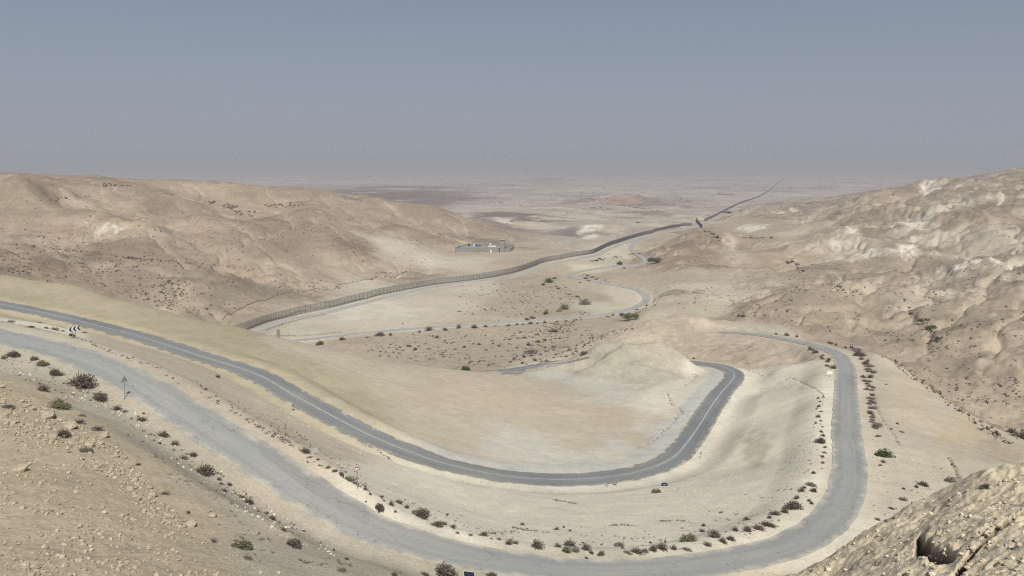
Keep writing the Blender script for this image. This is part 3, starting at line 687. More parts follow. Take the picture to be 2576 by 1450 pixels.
# ------------------------------------------------------------------ builders
class MB:
    def __init__(s): s.v, s.f = [], []
    def add(s, vs, fs):
        k = len(s.v); s.v += [tuple(p) for p in vs]; s.f += [tuple(i + k for i in f) for f in fs]
    def box(s, c, ax, ay, az_, hx, hy, hz):
        """box round c with unit axes and half sizes"""
        c, ax, ay, az_ = Vector(c), Vector(ax), Vector(ay), Vector(az_)
        P = [c + ax * (i * hx) + ay * (j * hy) + az_ * (k * hz) for k in (-1, 1) for j in (-1, 1) for i in (-1, 1)]
        s.add(P, [(0, 2, 3, 1), (4, 5, 7, 6), (0, 1, 5, 4), (2, 6, 7, 3), (0, 4, 6, 2), (1, 3, 7, 5)])
    def bar(s, p, q, r, n=6, r2=None):
        p, q = Vector(p), Vector(q); r2 = r if r2 is None else r2
        d = (q - p).normalized(); a = d.cross(Vector((0, 0, 1)) if abs(d.z) < .9 else Vector((1, 0, 0))).normalized(); b = d.cross(a)
        P = [p + (a * math.cos(t) + b * math.sin(t)) * r for t in [2 * math.pi * i / n for i in range(n)]]
        Q = [q + (a * math.cos(t) + b * math.sin(t)) * r2 for t in [2 * math.pi * i / n for i in range(n)]]
        s.add(P + Q, [(i, (i + 1) % n, n + (i + 1) % n, n + i) for i in range(n)] + [tuple(range(n - 1, -1, -1)), tuple(range(n, 2 * n))])
    def plate(s, pts, origin, right, up, nrm, d0, d1):
        """flat outline given in the (right, up) plane, from depth d0 to d1 along the normal"""
        o, R, U, N = Vector(origin), Vector(right), Vector(up), Vector(nrm); n = len(pts)
        A = [o + R * x + U * y + N * d1 for x, y in pts]; B = [o + R * x + U * y + N * d0 for x, y in pts]
        s.add(A + B, [tuple(range(n)), tuple(range(2 * n - 1, n - 1, -1))] + [(i, i + n, (i + 1) % n + n, (i + 1) % n) for i in range(n)])
    def build(s, name, mat, parent=None, smooth=False):
        me = bpy.data.meshes.new(name); me.from_pydata(s.v, [], s.f); me.update()
        if smooth: me.polygons.foreach_set('use_smooth', np.ones(len(me.polygons), bool))
        o = bpy.data.objects.new(name, me); COL.objects.link(o)
        if mat: me.materials.append(mat)
        if parent:
            o.parent = parent; o.matrix_parent_inverse = Matrix.Translation(-parent.location)
        return o
def tag(o, label, cat, group=None):
    o['label'] = label; o['category'] = cat
    if group: o['group'] = group
    return o
def thing(name, loc, label, cat, group=None):
    o = bpy.data.objects.new(name, None); COL.objects.link(o); o.location = loc; o.empty_display_size = .3
    return tag(o, label, cat, group)
STEEL = flat_mat('galvanised_steel', (.32, .32, .31), .5, .12, 3.0, .4)
DARKST = flat_mat('dark_weathered_steel', (.16, .15, .145), .7, .15, 3.0, .2)
GREYB = flat_mat('dull_grey_sign_back', (.26, .265, .26), .6, .10, 4.0, .2)
WHITEP = flat_mat('white_sign_face', (.78, .78, .76), .5, .06, 4.0)
BLACKP = flat_mat('black_sign_print', (.015, .015, .017), .6, .1, 4.0)
REDP = flat_mat('red_sign_border', (.42, .03, .035), .5, .1, 4.0)
BLUEP = flat_mat('dark_blue_sign_face', (.035, .045, .09), .5, .1, 4.0)

def axes_facing(p, yaw):
    """right, up, normal of a plate at p whose normal turns `yaw` degrees to the right of the line to the viewpoint (0 = facing it)"""
    a = math.atan2(-p.x, -p.y) - math.radians(yaw)
    n = Vector((math.sin(a), math.cos(a), 0)); up = Vector((0, 0, 1)); return up.cross(n), up, n

def tri(s, cx=0, cy=0, cut=.06):
    h = s * math.sqrt(3) / 2
    c = [(-s / 2, -h / 3), (s / 2, -h / 3), (0, 2 * h / 3)]; out = []
    for i in range(3):
        p, q, r = c[i - 1], c[i], c[(i + 1) % 3]
        for t in (p, r):
            L = math.hypot(t[0] - q[0], t[1] - q[1]); out.append((cx + q[0] + (t[0] - q[0]) / L * cut * s, cy + q[1] + (t[1] - q[1]) / L * cut * s))
    return out
def bent_arrow(w, mirror):
    """outline of a bend: a stem that rises and hooks to one side"""
    cl = [(.10, -.17), (.10, -.03)] + [(-.02 + .12 * math.cos(t), -.03 + .12 * math.sin(t)) for t in (.3, .7, 1.1, math.pi / 2)] + [(-.13, .09)]
    L, R = [], []
    for i, p in enumerate(cl):
        a = cl[max(i - 1, 0)]; b = cl[min(i + 1, len(cl) - 1)]; d = math.hypot(b[0] - a[0], b[1] - a[1]); nx, ny = -(b[1] - a[1]) / d, (b[0] - a[0]) / d
        L.append((p[0] + nx * w / 2, p[1] + ny * w / 2)); R.append((p[0] - nx * w / 2, p[1] - ny * w / 2))
    pts = R + L[::-1]
    return [(-x, y) for x, y in pts][::-1] if mirror else pts
def warning_sign(u, v, yaw, label, mirror=False, h=2.1, s=.95, lean=0):
    p = hit(u, v); R, U, N = axes_facing(p, yaw)
    U = (U + R * lean).normalized()
    t = thing('warning_sign', p, label, 'road sign')
    m = MB(); m.bar(p - U * .3 - N * .055, p + U * (h + .75) - N * .055, .045, 8); m.build('pole', STEEL, t)
    o = p + U * (h + s * .29)
    m = MB(); m.plate(tri(s), o, R, U, N, -.008, .0); m.build('sign_back', GREYB, t)
    m = MB(); m.plate(tri(s * .985), o, R, U, N, .001, .004); b = m.build('red_border', REDP, t)
    m = MB(); m.plate(tri(s * .74), o, R, U, N, .005, .008); m.build('sign_face', WHITEP, t)
    m = MB(); m.plate(bent_arrow(.075, mirror), o + U * .03, R * 1.15, U * 1.15, N, .009, .012); m.build('bend_symbol', BLACKP, t)
    return t
warning_sign(312, 1005, 180 + 32, 'triangular warning sign seen from behind beside the large dark shrubs on the left', lean=-.09)
warning_sign(901, 1232, 40, 'red bordered triangle sign with left bend symbol among roadside shrubs', lean=-.02)
warning_sign(2202, 1028, -20, 'red bordered triangle sign standing in the hedge of shrubs right of the road', mirror=True)
warning_sign(2069.5, 1023, 165, 'grey back of a triangle sign at the inner side of the right hand road leg')

def chevron_board(u, v, yaw, n, L, H, z0, label, right=False, solid=BLACKP):
    p = hit(u, v); R, U, N = axes_facing(p, yaw)
    t = thing('chevron_sign', p, label, 'chevron sign')
    for k in (-.12, .12) if n == 3 else (0,):
        m = MB(); m.bar(p + R * k * L - U * .3 - N * .05, p + R * k * L + U * (z0 + H * .9) - N * .05, .04, 6); m.build('post', STEEL, t)
    o = p + U * (z0 + H / 2)
    m = MB(); m.plate([(-L / 2, -H / 2), (L / 2, -H / 2), (L / 2, H / 2), (-L / 2, H / 2)], o, R, U, N, -.01, 0); m.build('board', WHITEP, t)
    s = -1 if right else 1; pit = L / n
    for i in range(n):
        x = -L / 2 + pit * (i + .5) + (.10 * pit if not right else -.10 * pit); w = pit * .42; a = pit * .33
        pts = [(x - s * a, 0), (x + s * (w - a) * .3 , H / 2 * .96), (x + s * (w * 1.15), H / 2 * .96), (x - s * a + s * w, 0), (x + s * (w * 1.15), -H / 2 * .96), (x + s * (w - a) * .3, -H / 2 * .96)]
        if s > 0: pts = pts[::-1]
        A = [pts[0], pts[1], pts[2], pts[3]] if s < 0 else [pts[5], pts[4], pts[3], pts[2]]
        m = MB()
        for quad in (([(x - s * a, 0), (x - s * a + s * w, 0), (x + s * w * 1.15, H * .48), (x + s * w * .15, H * .48)]), ([(x + s * w * .15, -H * .48), (x + s * w * 1.15, -H * .48), (x - s * a + s * w, -.001), (x - s * a, -.001)])):
            m.plate(quad if s > 0 else quad[::-1], o, R, U, N, .002, .006)
        m.build('chevron', solid, t)
    return t
chevron_board(188, 852, 40, 3, 2.0, .62, 1.05, 'white board with three black chevrons pointing left beside the left shrubs')
chevron_board(2143, 877, -25, 3, 2.4, .75, 1.5, 'small white chevron board at the far hairpin on the right', right=False)

def curve_marker(u, v, yaw, label, w=.5, h=.6, z0=1.0, back=GREYB):
    p = hit(u, v); R, U, N = axes_facing(p, yaw)
    t = thing('curve_marker', p, label, 'road marker', 'curve markers along the outer edge of the main road')
    m = MB(); m.bar(p - U * .3 - N * .04, p + U * (z0 + h * .8) - N * .04, .04, 6); m.build('post', DARKST, t)
    m = MB(); m.plate([(-w / 2, 0), (w / 2, 0), (w / 2, h), (-w / 2, h)], p + U * z0, R, U, N, -.012, .012); m.build('plate', back, t)
    return t
curve_marker(738, 1035.5, 20, 'small grey marker plate on a post below the main road at left')
curve_marker(1529, 1226, 75, 'thin dark marker seen edge on at the bottom of the main road bend')
curve_marker(1550, 1224, 20, 'pale square marker plate at the bottom of the main road bend', .62, .55)
curve_marker(1763, 1154, 50, 'dark leaning marker post outside the main road above the old tyre', .4, .55)
curve_marker(1835.5, 1015, 10, 'grey marker plate outside the right leg of the main road', .5, .5, 1.2)
curve_marker(1867, 971, 15, 'marker plate just below the tight right hairpin of the main road', .6, .45, 1.2)
curve_marker(1845.5, 922, 10, 'thin marker behind the tight hairpin at the foot of the pink cutting', .6, .4, 1.2)
curve_marker(1728, 904, 30, 'slender marker where the main road slips behind the pale mound', .25, .5, 1.3)

def post_sign(u, v, yaw, w, h, z0, label, mat=GREYB, face=None, posts=1, name='road_sign', cat='road sign', lean=0, r=None):
    p = hit(u, v)
    if r:
        az, _ = ray(u, v); p = Vector((r * math.sin(az), r * math.cos(az), 0)); p.z = ground(p.x, p.y)
    R, U, N = axes_facing(p, yaw); U = (U + R * lean).normalized(); R = U.cross(N) if False else R
    t = thing(name, p, label, cat)
    for k in ((0,) if posts == 1 else (-.38, .38)):
        m = MB(); m.bar(p + R * w * k - U * .3 - N * .05, p + R * w * k + U * (z0 + h * .85) - N * .05, .05, 6); m.build('post', STEEL, t)
    m = MB(); m.plate([(-w / 2, 0), (w / 2, 0), (w / 2, h), (-w / 2, h)], p + U * z0, R, U, N, -.015, .0); m.build('panel', mat, t)
    if face:
        m = MB(); m.plate([(-w / 2, 0), (w / 2, 0), (w / 2, h), (-w / 2, h)], p + U * z0, R * .96, U, N, .002, .008); m.build('face', face, t)
    return t
post_sign(2087, 948, 5, 1.5, 1.0, .7, 'blank white rectangular board beside the shrubs inside the far bend', WHITEP)
post_sign(701, 850.5, 20, 1.9, 4.6, .6, 'tall grey information board behind the valley guardrail', GREYB, None, 2, r=428)
post_sign(681, 846, 25, 1.6, 1.6, .5, 'low grey board left of the tall information board', GREYB, r=430)
post_sign(727, 852, 60, .5, .7, 2.1, 'thin dark sign right of the tall information board', DARKST, r=428)
post_sign(1013.5, 826, 25, .8, .8, 2.3, 'small sign on a pole at the near verge of the valley road', DARKST)
post_sign(1254, 816, 50, .7, .8, 1.9, 'slim sign on a pole where shrubs line the valley road', DARKST)
post_sign(1457, 906, 60, .4, .8, 1.9, 'dark slim sign beside the guardrail left of the pale mound', DARKST)
post_sign(709.5, 819.5, 10, .9, 1.1, .4, 'small rusty orange marker beside the patrol road guardrail', flat_mat('rusty_orange', (.38, .14, .06), .8, .2, 3.0))

def bottom_sign():
    p = hit(1180, 1449.0); p = Vector((p.x * .93, p.y * .93, 0)); p.z = ground(p.x, p.y)
    az, t_ = ray(1187, 1441); r = math.hypot(p.x, p.y); top = r * t_
    R, U, N = axes_facing(p, -35)
    R = (R + Vector((0, 0, .18))).normalized(); U = N.cross(R)
    t = thing('direction_sign', p, 'dark blue board with white edge rising from the bottom of the view', 'road sign')
    h = max(top - p.z, 1.2)
    m = MB(); m.bar(p - Vector((0, 0, .3)), p + Vector((0, 0, h)) - N * .06, .05, 8); m.build('pole', STEEL, t)
    o = p + Vector((0, 0, h - .25))
    m = MB(); m.plate([(-.62, -.38), (.62, -.38), (.62, .38), (-.62, .38)], o, R, U, N, -.012, 0); m.build('panel', WHITEP, t)
    m = MB(); m.plate([(-.54, -.33), (.60, -.33), (.60, .33), (-.54, .33)], o, R, U, N, .002, .006); m.build('face', BLUEP, t)
bottom_sign()

def guardrail(pts, label, posts_every=4.0, h=.75):
    W = []
    for u, v in pts: W.append(hit(u, v))
    P = [W[0]]
    for a, b in zip(W[:-1], W[1:]):
        n = max(1, int((b - a).length / posts_every))
        for k in range(1, n + 1): P.append(a.lerp(b, k / n))
    for p in P: p.z = ground(p.x, p.y)
    z = [p.z for p in P]
    for _ in range(2):
        z = [z[0]] + [(z[i - 1] + 2 * z[i] + z[i + 1]) / 4 for i in range(1, len(z) - 1)] + [z[-1]]
    t = thing('guardrail', P[0], label, 'guardrail')
    prof = [(.00, .20), (.05, .15), (.05, .08), (-.0, .02), (.0, -.02), (.05, -.08), (.05, -.15), (.0, -.20)]
    m = MB(); k = len(prof); vs = []
    for i, p in enumerate(P):
        d = (P[min(i + 1, len(P) - 1)] - P[max(i - 1, 0)]); d.z = 0; d.normalize(); nx = Vector((d.y, -d.x, 0))
        if nx.dot(p) > 0: nx = -nx
        for a, b in prof: vs.append(Vector((p.x, p.y, z[i] + h - .1 + b)) + nx * (a + .08))
        for a, b in prof: vs.append(Vector((p.x, p.y, z[i] + h - .1 + b)) + nx * (a + .07))
    fs = []
    for i in range(len(P) - 1):
        for s_ in (0, k):
            for j in range(k - 1):
                a = i * 2 * k + s_ + j; fs.append((a, a + 1, a + 2 * k + 1, a + 2 * k))
    m.add(vs, fs); m.build('rail', STEEL, t)
    for i, p in enumerate(P[:100]):
        m = MB(); m.box((p.x, p.y, z[i] + h / 2 - .15), (1, 0, 0), (0, 1, 0), (0, 0, 1), .06, .06, h / 2 + .2); m.build('post', DARKST, t)
    return t
guardrail([(1262, 945), (1320, 937), (1380, 925), (1430, 914), (1482, 903)], 'steel guardrail along the road ending at the pale mound')
guardrail([(668, 834), (690, 826), (714, 818), (760, 805), (819, 793.5)], 'steel guardrail beside the patrol road at the border fence')
guardrail([(692, 847), (744, 847), (800, 843.5), (859, 838)], 'steel guardrail at the near end of the pale valley road')

def tyre():
    p = hit(1672, 1222)
    t = thing('tyre', p, 'old black tyre lying on the sand below the main road bend', 'tyre')
    R0, r0 = .42, .17; vs, fs = [], []; n, k = 28, 12
    for i in range(n):
        a = 2 * math.pi * i / n
        for j in range(k):
            b = 2 * math.pi * j / k; rr = R0 + r0 * .9 * math.copysign(abs(math.cos(b)) ** .7, math.cos(b)); z = r0 * .75 * math.copysign(abs(math.sin(b)) ** .6, math.sin(b))
            vs.append((p.x + rr * math.cos(a), p.y + rr * math.sin(a), p.z + .17 + z + .10 * math.sin(a)))
    for i in range(n):
        for j in range(k): fs.append((i * k + j, ((i + 1) % n) * k + j, ((i + 1) % n) * k + (j + 1) % k, i * k + (j + 1) % k))
    m = MB(); m.add(vs, fs); m.build('tread', flat_mat('weathered_rubber', (.035, .036, .045), .7, .2, 5.0), t, True)
    m = MB()
    for i in range(28):
        a = 2 * math.pi * i / 28; c = Vector((p.x + .585 * math.cos(a), p.y + .585 * math.sin(a), p.z + .17 + .10 * math.sin(a)))
        m.box(c, (math.cos(a), math.sin(a), 0), (-math.sin(a), math.cos(a), 0), (0, 0, 1), .012, .04, .10)
    m.build('lug', flat_mat('rubber_lug', (.03, .03, .035), .8, .2, 5.0), t)
tyre()

# ------------------------------------------------------------------ border fence
def at_range(u, r):
    az, _ = ray(u, 800); x, y = r * math.sin(az), r * math.cos(az); return Vector((x, y, ground(x, y)))
def resample(pts, step_fn):
    out = [pts[0].copy()]
    for a, b in zip(pts[:-1], pts[1:]):
        L = (b - a).length; st = step_fn(math.hypot(a.x, a.y)); n = max(1, int(round(L / st)))
        for k in range(1, n + 1): out.append(a.lerp(b, k / n))
    for p in out: p.z = ground(p.x, p.y)
    return out
def curve_through(pts, n=10):
    out = []
    for i in range(len(pts) - 1):
        p0 = pts[max(i - 1, 0)]; p1 = pts[i]; p2 = pts[i + 1]; p3 = pts[min(i + 2, len(pts) - 1)]
        for k in range(n):
            t = k / n
            out.append(.5 * ((2 * p1) + (p2 - p0) * t + (2 * p0 - 5 * p1 + 4 * p2 - p3) * t * t + (3 * p1 - p0 - 3 * p2 + p3) * t ** 3))
    return out + [pts[-1]]
PICK = flat_mat('fence_mesh_steel', (.165, .17, .178), .6, .08, .5, .2)
WIRE = flat_mat('rusty_barbed_wire', (.16, .115, .09), .9, .2, .5)
def border_fence():
    az, _ = ray(575, 800)
    pts = [at_range(560, 445), at_range(613, 456)] + [hit(u, v) for u, v in [(664, 814), (719, 799.5), (819, 777), (894, 758.5), (974, 738.5), (1034, 727), (1094, 716.5), (1219, 701), (1288, 688), (1363, 662), (1420, 650), (1488, 639), (1530, 620), (1580, 603), (1625, 590), (1675, 577), (1713, 570), (1740, 567)]]
    line = curve_through(pts, 8)
    t = thing('border_fence', pts[1], 'tall grey steel border fence running along the patrol road into the plain', 'fence')
    H = 4.7
    P = resample(line, lambda r: .34 if r < 700 else (.5 if r < 1000 else .9))
    z = np.array([p.z for p in P]); kk = np.ones(25) / 25; zs = np.convolve(np.pad(z, 12, mode='edge'), kk, 'valid')
    m, tp = MB(), MB()
    for i, p in enumerate(P[:-1]):
        q = P[i + 1]; d = (q - p); d.z = 0; L = d.length; d.normalize(); nx = Vector((-d.y, d.x, 0))
        if nx.dot(p) < 0: nx = -nx
        w = L * .24; c = Vector((p.x, p.y, zs[i])); r = .02
        a, b, e = c - d * w, c + d * w, c + nx * w * .7
        up = Vector((0, 0, H - .9)); over = up + nx * .55 + Vector((0, 0, .9))
        m.add([a, b, e, a + up, b + up, e + up], [(0, 1, 4, 3), (1, 2, 5, 4), (2, 0, 3, 5)])
        tp.add([a + up, b + up, e + up, a + over, b + over, e + over], [(0, 1, 4, 3), (1, 2, 5, 4), (2, 0, 3, 5)])
    m.build('mesh_panel', PICK, t); tp.build('overhang', PICK, t)
    # rails
    rl = MB(); Q = P[::8]; zq = zs[::8]
    for i in range(len(Q) - 1):
        for hh in (.35, 2.3, 4.1):
            a = Vector((Q[i].x, Q[i].y, zq[i] + hh)); b = Vector((Q[i + 1].x, Q[i + 1].y, zq[i + 1] + hh)); rl.bar(a, b, .05, 4)
    rl.build('rail', PICK, t)
    S = resample(line, lambda r: 3.6); zz = [ground(p.x, p.y) for p in S]
    rest = MB()
    for i, p in enumerate(S):
        d = S[min(i + 1, len(S) - 1)] - S[max(i - 1, 0)]; d.z = 0; d.normalize(); nx = Vector((-d.y, d.x, 0))
        if nx.dot(p) < 0: nx = -nx
        k = MB() if i < 99 else rest
        f = p - nx * .12
        k.bar((f.x, f.y, zz[i] - .3), (f.x, f.y, zz[i] + H - .9), .085, 5); k.bar((f.x, f.y, zz[i] + H - .9), (f.x + nx.x * .55, f.y + nx.y * .55, zz[i] + H), .07, 5)
        if i < 99: k.build('post', DARKST, t)
    o = rest.build('post', DARKST, t); o['kind'] = 'stuff'
    # coils of barbed wire along the foot, on the near side
    w = MB()
    rng = random.Random(4)
    for i in range(0, len(P) - 4, 4):
        p, q = P[i], P[i + 4]; d = (q - p); d.z = 0; d.normalize(); nx = Vector((-d.y, d.x, 0))
        if nx.dot(p) < 0: nx = -nx
        c0 = Vector((p.x, p.y, zs[i] + .35)) - nx * .8; c1 = Vector((q.x, q.y, zs[i + 4] + .35)) - nx * .8
        for k in range(3):
            e = Vector((0, 0, .34)) if k == 0 else (-nx * .34 if k == 1 else Vector((0, 0, -.2)) + nx * .2)
            w.bar(c0 + e, c1 + e * rng.uniform(.7, 1.2), .035, 3)
        w.bar(c0 + Vector((0, 0, .36)), c0 - nx * .36, .03, 3); w.bar(c0 - nx * .36, c0 - Vector((0, 0, .3)), .03, 3)
    w.build('barbed_wire', WIRE, t)
    return t
border_fence()
def far_fence():
    pts = [hit(u, v) for u, v in [(1772, 558), (1800, 545), (1822, 533), (1862, 513), (1900, 500), (1932, 483), (1952, 466), (1970, 449)]]
    line = curve_through(pts, 6)
    t = thing('plain_fence', pts[0], 'far straight line of grey border fence crossing the desert plain', 'fence')
    m = MB()
    P = resample(line, lambda r: r * .0011)
    for i in range(len(P) - 1):
        p, q = P[i], P[i + 1]; d = q - p; L = d.length; d.normalize(); nx = Vector((-d.y, d.x, 0)); c = p.lerp(q, .5)
        m.box((c.x, c.y, c.z + 2.2), d, nx, (0, 0, 1), L * .33, .12, 3.2)
    m.build('mesh_panel', PICK, t)
    m = MB()
    for i in range(0, len(P) - 1, 6): m.bar((P[i].x, P[i].y, P[i].z - 1), (P[i].x, P[i].y, P[i].z + 5.6), .25, 5)
    m.build('posts', DARKST, t)['kind'] = 'stuff'
far_fence()
def old_fence():
    pts = [hit(u, v) for u, v in [(560, 806), (586, 791), (612, 776), (644, 760), (688, 746), (719, 738), (790, 727), (856, 716), (944, 700), (1010, 688)]]
    S = resample(pts, lambda r: 5.0)
    t = thing('old_wire_fence', pts[0], 'old sagging barbed wire fence with thin posts behind the border fence', 'fence')
    rng = random.Random(8); w = MB(); prev = None
    for i, p in enumerate(S):
        m = MB(); h = rng.uniform(1.8, 2.6); tp = Vector((p.x + rng.uniform(-.25, .25), p.y, p.z + h)); m.bar((p.x, p.y, p.z - .2), tp, .05, 5)
        if i < 99: m.build('post', DARKST, t)
        if prev:
            for k in (.25, .5, .78): w.bar(prev[0].lerp(prev[1], k), p.lerp(tp, k), .03, 3)
            for k in range(3):
                a = prev[0].lerp(p, k / 3) + Vector((0, -.6, .3)); b = prev[0].lerp(p, (k + 1) / 3) + Vector((rng.uniform(-.2, .2), -.6 + rng.uniform(-.3, .3), .3)); w.bar(a, b, .10, 4)
        prev = (p, tp)
    w.build('barbed_wire', WIRE, t)
old_fence()
def flood_gate():
    a, b = hit(1751, 556.5), hit(1767, 574)
    t = thing('barrier_wall', a, 'dark slanting barrier wall across the wadi by the distant road', 'barrier')
    m = MB(); d = b - a; n = max(4, int(d.length / 6)); d.z = 0; d.normalize(); nx = Vector((-d.y, d.x, 0))
    for i in range(n):
        p = a.lerp(b, (i + .5) / n); L = (b - a).length / n / 2
        m.box((p.x, p.y, ground(p.x, p.y) + 2.0), d, nx, (0, 0, 1), L * .97, .25, 3.2)
    m.build('panel', DARKST, t)
    m = MB()
    for i in range(n + 1):
        p = a.lerp(b, i / n); m.box((p.x, p.y, ground(p.x, p.y) + 2.4), d, nx, (0, 0, 1), .35, .45, 3.4)
    m.build('pier', STEEL, t)
flood_gate()

# ------------------------------------------------------------------ walled outpost and far buildings
CONC = flat_mat('grey_concrete_wall', (.265, .265, .24), .9, .10, .25)
CONC2 = flat_mat('pale_concrete', (.42, .41, .37), .9, .10, .4)
VOID = flat_mat('dark_opening', (.02, .02, .022), .9, .1, 1.0)
TANKW = flat_mat('white_plastic', (.75, .75, .73), .5, .06, .6)
BLUEC = flat_mat('faded_blue_canvas', (.10, .14, .24), .8, .15, .6)
def outpost():
    A, D = hit(1145, 634.5), hit(1283, 634)
    B = hit(1221, 638)
    d = D - A; d.z = 0; L = d.length; d.normalize(); back = Vector((-d.y, d.x, 0))
    if back.y < 0: back = -back
    z0 = min(A.z, B.z, D.z) - .6; top = max(A.z, D.z) + 3.5
    up = Vector((0, 0, 1)); dep = 34
    fl = lambda p: Vector((p.x, p.y, 0))
    O = fl(A)
    t = thing('outpost_compound', Vector((A.x, A.y, A.z)), 'grey walled desert outpost standing on the pale flat beyond the fence', 'outpost')
    Hh = (top - z0) / 2; zc = (top + z0) / 2
    def wall(a, b, h0, h1, th=.35):
        m = MB(); e = b - a; LL = e.length; e.normalize(); nrm = Vector((-e.y, e.x, 0)); n = max(1, int(LL / 4))
        for i in range(n):
            c = a + e * (LL * (i + .5) / n); m.box((c.x, c.y, (h0 + h1) / 2 + .06 * math.sin(i * 2.1)), e, nrm, up, LL / n / 2 * .985, th, (h1 - h0) / 2)
        return m
    wall(O, O + d * L, z0, top).build('wall', CONC, t)
    wall(O + back * 1, O + back * dep + d * 6, z0, top + .4).build('wall', CONC, t)
    wall(O + back * dep + d * 6.4, O + back * dep + d * L, z0, top + .9).build('wall', CONC, t)
    wall(O + d * L + back * 1, O + d * L + back * (dep - 1), z0, top - .2).build('wall', CONC, t)
    m = MB(); c = O + d * (L / 2) + back * (dep / 2); m.box((c.x, c.y, z0 + .35), d, back, up, L / 2 - .6, dep / 2 - .6, .4); m.build('yard', CONC, t)
    m = MB(); c = O + d * (L * .47) + back * (dep * .56); m.box((c.x, c.y, (z0 + top) / 2 - .25), d, back, up, L * .40, dep * .40, (top - z0) / 2 - .25); m.build('flat_roof_building', CONC, t)
    # door panel in the front wall
    c = O + d * (L * .655) - back * .5; m = MB(); m.box((c.x, c.y, z0 + 2.0), d, back, up, .85, .12, 1.5); m.build('door', TANKW, t)
    # watchtower
    c = O + d * (L * .865) - back * 1.2; zb = ground(c.x, c.y) - 1
    w = thing('watchtower', (c.x, c.y, zb), 'square grey concrete watchtower with a lookout cabin at the outpost wall', 'watchtower')
    zb += 1.6
    m = MB(); m.box((c.x, c.y, zb + 3.8), d, back, up, 2.3, 2.3, 5.4); m.build('shaft', CONC, w)
    m = MB(); m.box((c.x, c.y, zb + 9.4), d, back, up, 2.5, 2.5, .25); m.build('floor_slab', CONC2, w)
    for sx, sy in ((-1, -1), (1, -1), (-1, 1), (1, 1), (0, -1)):
        q = c + d * sx * 2.15 + back * sy * 2.15; m = MB(); m.box((q.x, q.y, zb + 10.8), d, back, up, .28, .28, 1.15); m.build('pillar', CONC2 if sx == 0 else CONC, w)
    m = MB(); m.box((c.x, c.y, zb + 10.2), d, back, up, 2.2, 2.2, .5); m.build('parapet', CONC, w)
    m = MB(); m.box((c.x, c.y, zb + 11.1), d, back, up, 1.6, 1.6, .9); m.build('cabin', VOID, w)
    m = MB(); m.box((c.x, c.y, zb + 12.15), d, back, up, 2.75, 2.75, .2); m.build('roof', CONC2, w)
    # things in the yard
    zy = top - .5
    def yard(u_, b_): q = O + d * (L * u_) + back * (dep * b_); return Vector((q.x, q.y, zy))
    q = yard(.63, .55); t2 = thing('storage_container', q, 'long white storage container on the flat roof inside the outpost', 'container')
    m = MB(); m.box(q + up * .7, d, back, up, 4.2, 1.2, .7); m.build('body', TANKW, t2)
    m = MB(); m.box(q + up * 1.5, d, back, up, 4.4, 1.35, .08); m.build('roof', CONC2, t2)
    q = yard(.575, .8)
    t2 = thing('water_tank', q, 'white cylindrical water tank on a dark stand on the outpost roof', 'water tank')
    m = MB(); m.bar(q + up * 1.2, q + up * 2.9, .9, 14); m.build('tank', TANKW, t2, False)
    m = MB(); m.box(q + up * .6, d, back, up, .8, .8, .6); m.build('stand', DARKST, t2)
    q = yard(.36, .6); t2 = thing('canvas_shelter', q, 'faded blue canvas shelter on the outpost roof', 'shelter')
    m = MB(); P = [q + d * x + back * y + up * z for x, y, z in ((-3, -1.6, 1.6), (3, -1.6, 1.6), (3, 1.6, 1.6), (-3, 1.6, 1.6), (-3, 0, 2.6), (3, 0, 2.6), (-3, -1.6, 0), (3, -1.6, 0), (3, 1.6, 0), (-3, 1.6, 0))]
    m.add(P, [(0, 1, 5, 4), (2, 3, 4, 5), (6, 7, 1, 0), (8, 9, 3, 2), (1, 7, 8, 2, 5), (3, 9, 6, 0, 4)]); m.build('canvas', BLUEC, t2)
    m = MB(); m.bar(q + d * -4.2, q + d * -4.2 + up * 2.6, .9, 10); m.build('white_drum', TANKW, t2)
    q = yard(.18, .7); t2 = thing('black_tank', q, 'small round black tank at the left end of the outpost roof', 'tank')
    m = MB(); m.bar(q, q + up * 1.2, 1.0, 12); m.bar(q + up * 1.2, q + up * 2.2, 1.0, 12, .35); m.build('tank', VOID, t2)
    m = MB(); m.bar(q + up * 2.2, q + up * 2.5, .3, 8); m.build('lid', DARKST, t2)
outpost()
def far_shed():
    a, b = hit(1808, 490), hit(1842, 491)
    t = thing('long_shed', a, 'long low pale shed far out on the plain left of the straight road', 'shed')
    d = b - a; d.z = 0; L = d.length; d.normalize(); n = Vector((-d.y, d.x, 0)); c = a.lerp(b, .5)
    m = MB(); m.box((c.x, c.y, c.z + 1.6), d, n, (0, 0, 1), L / 2, 5, 2.4); m.build('wall', TANKW, t)
    m = MB(); m.box((c.x, c.y, c.z + 4.2), d, n, (0, 0, 1), L / 2 + .8, 5.8, .25); m.build('roof', CONC2, t)
    for e in (-1, 1):
        q = c + d * (e * L / 2); m = MB(); m.box((q.x, q.y, q.z + 4), d, n, (0, 0, 1), 2.2, 3.0, 5); m.build('end_block', CONC, t)
far_shed()
def culvert():
    a = hit(1828, 537)
    t = thing('concrete_culvert', a, 'dark box culvert beside the distant road near the plain', 'culvert')
    az = math.atan2(a.x, a.y); d = Vector((math.cos(az), -math.sin(az), 0)); n = Vector((math.sin(az), math.cos(az), 0))
    m = MB(); m.box((a.x, a.y, a.z + 4.6), d, n, (0, 0, 1), 11, 4, .6); m.build('deck', CONC, t)
    for k in (-10, 0, 10): 
        c = a + d * k; m = MB(); m.box((c.x, c.y, c.z + 1.6), d, n, (0, 0, 1), .6, 3.8, 2.4); m.build('pier', CONC, t)
    m = MB(); m.box(a + n * 3 + Vector((0, 0, 1.6)), d, n, (0, 0, 1), 9.5, .4, 2.3); m.build('opening', VOID, t)
culvert()

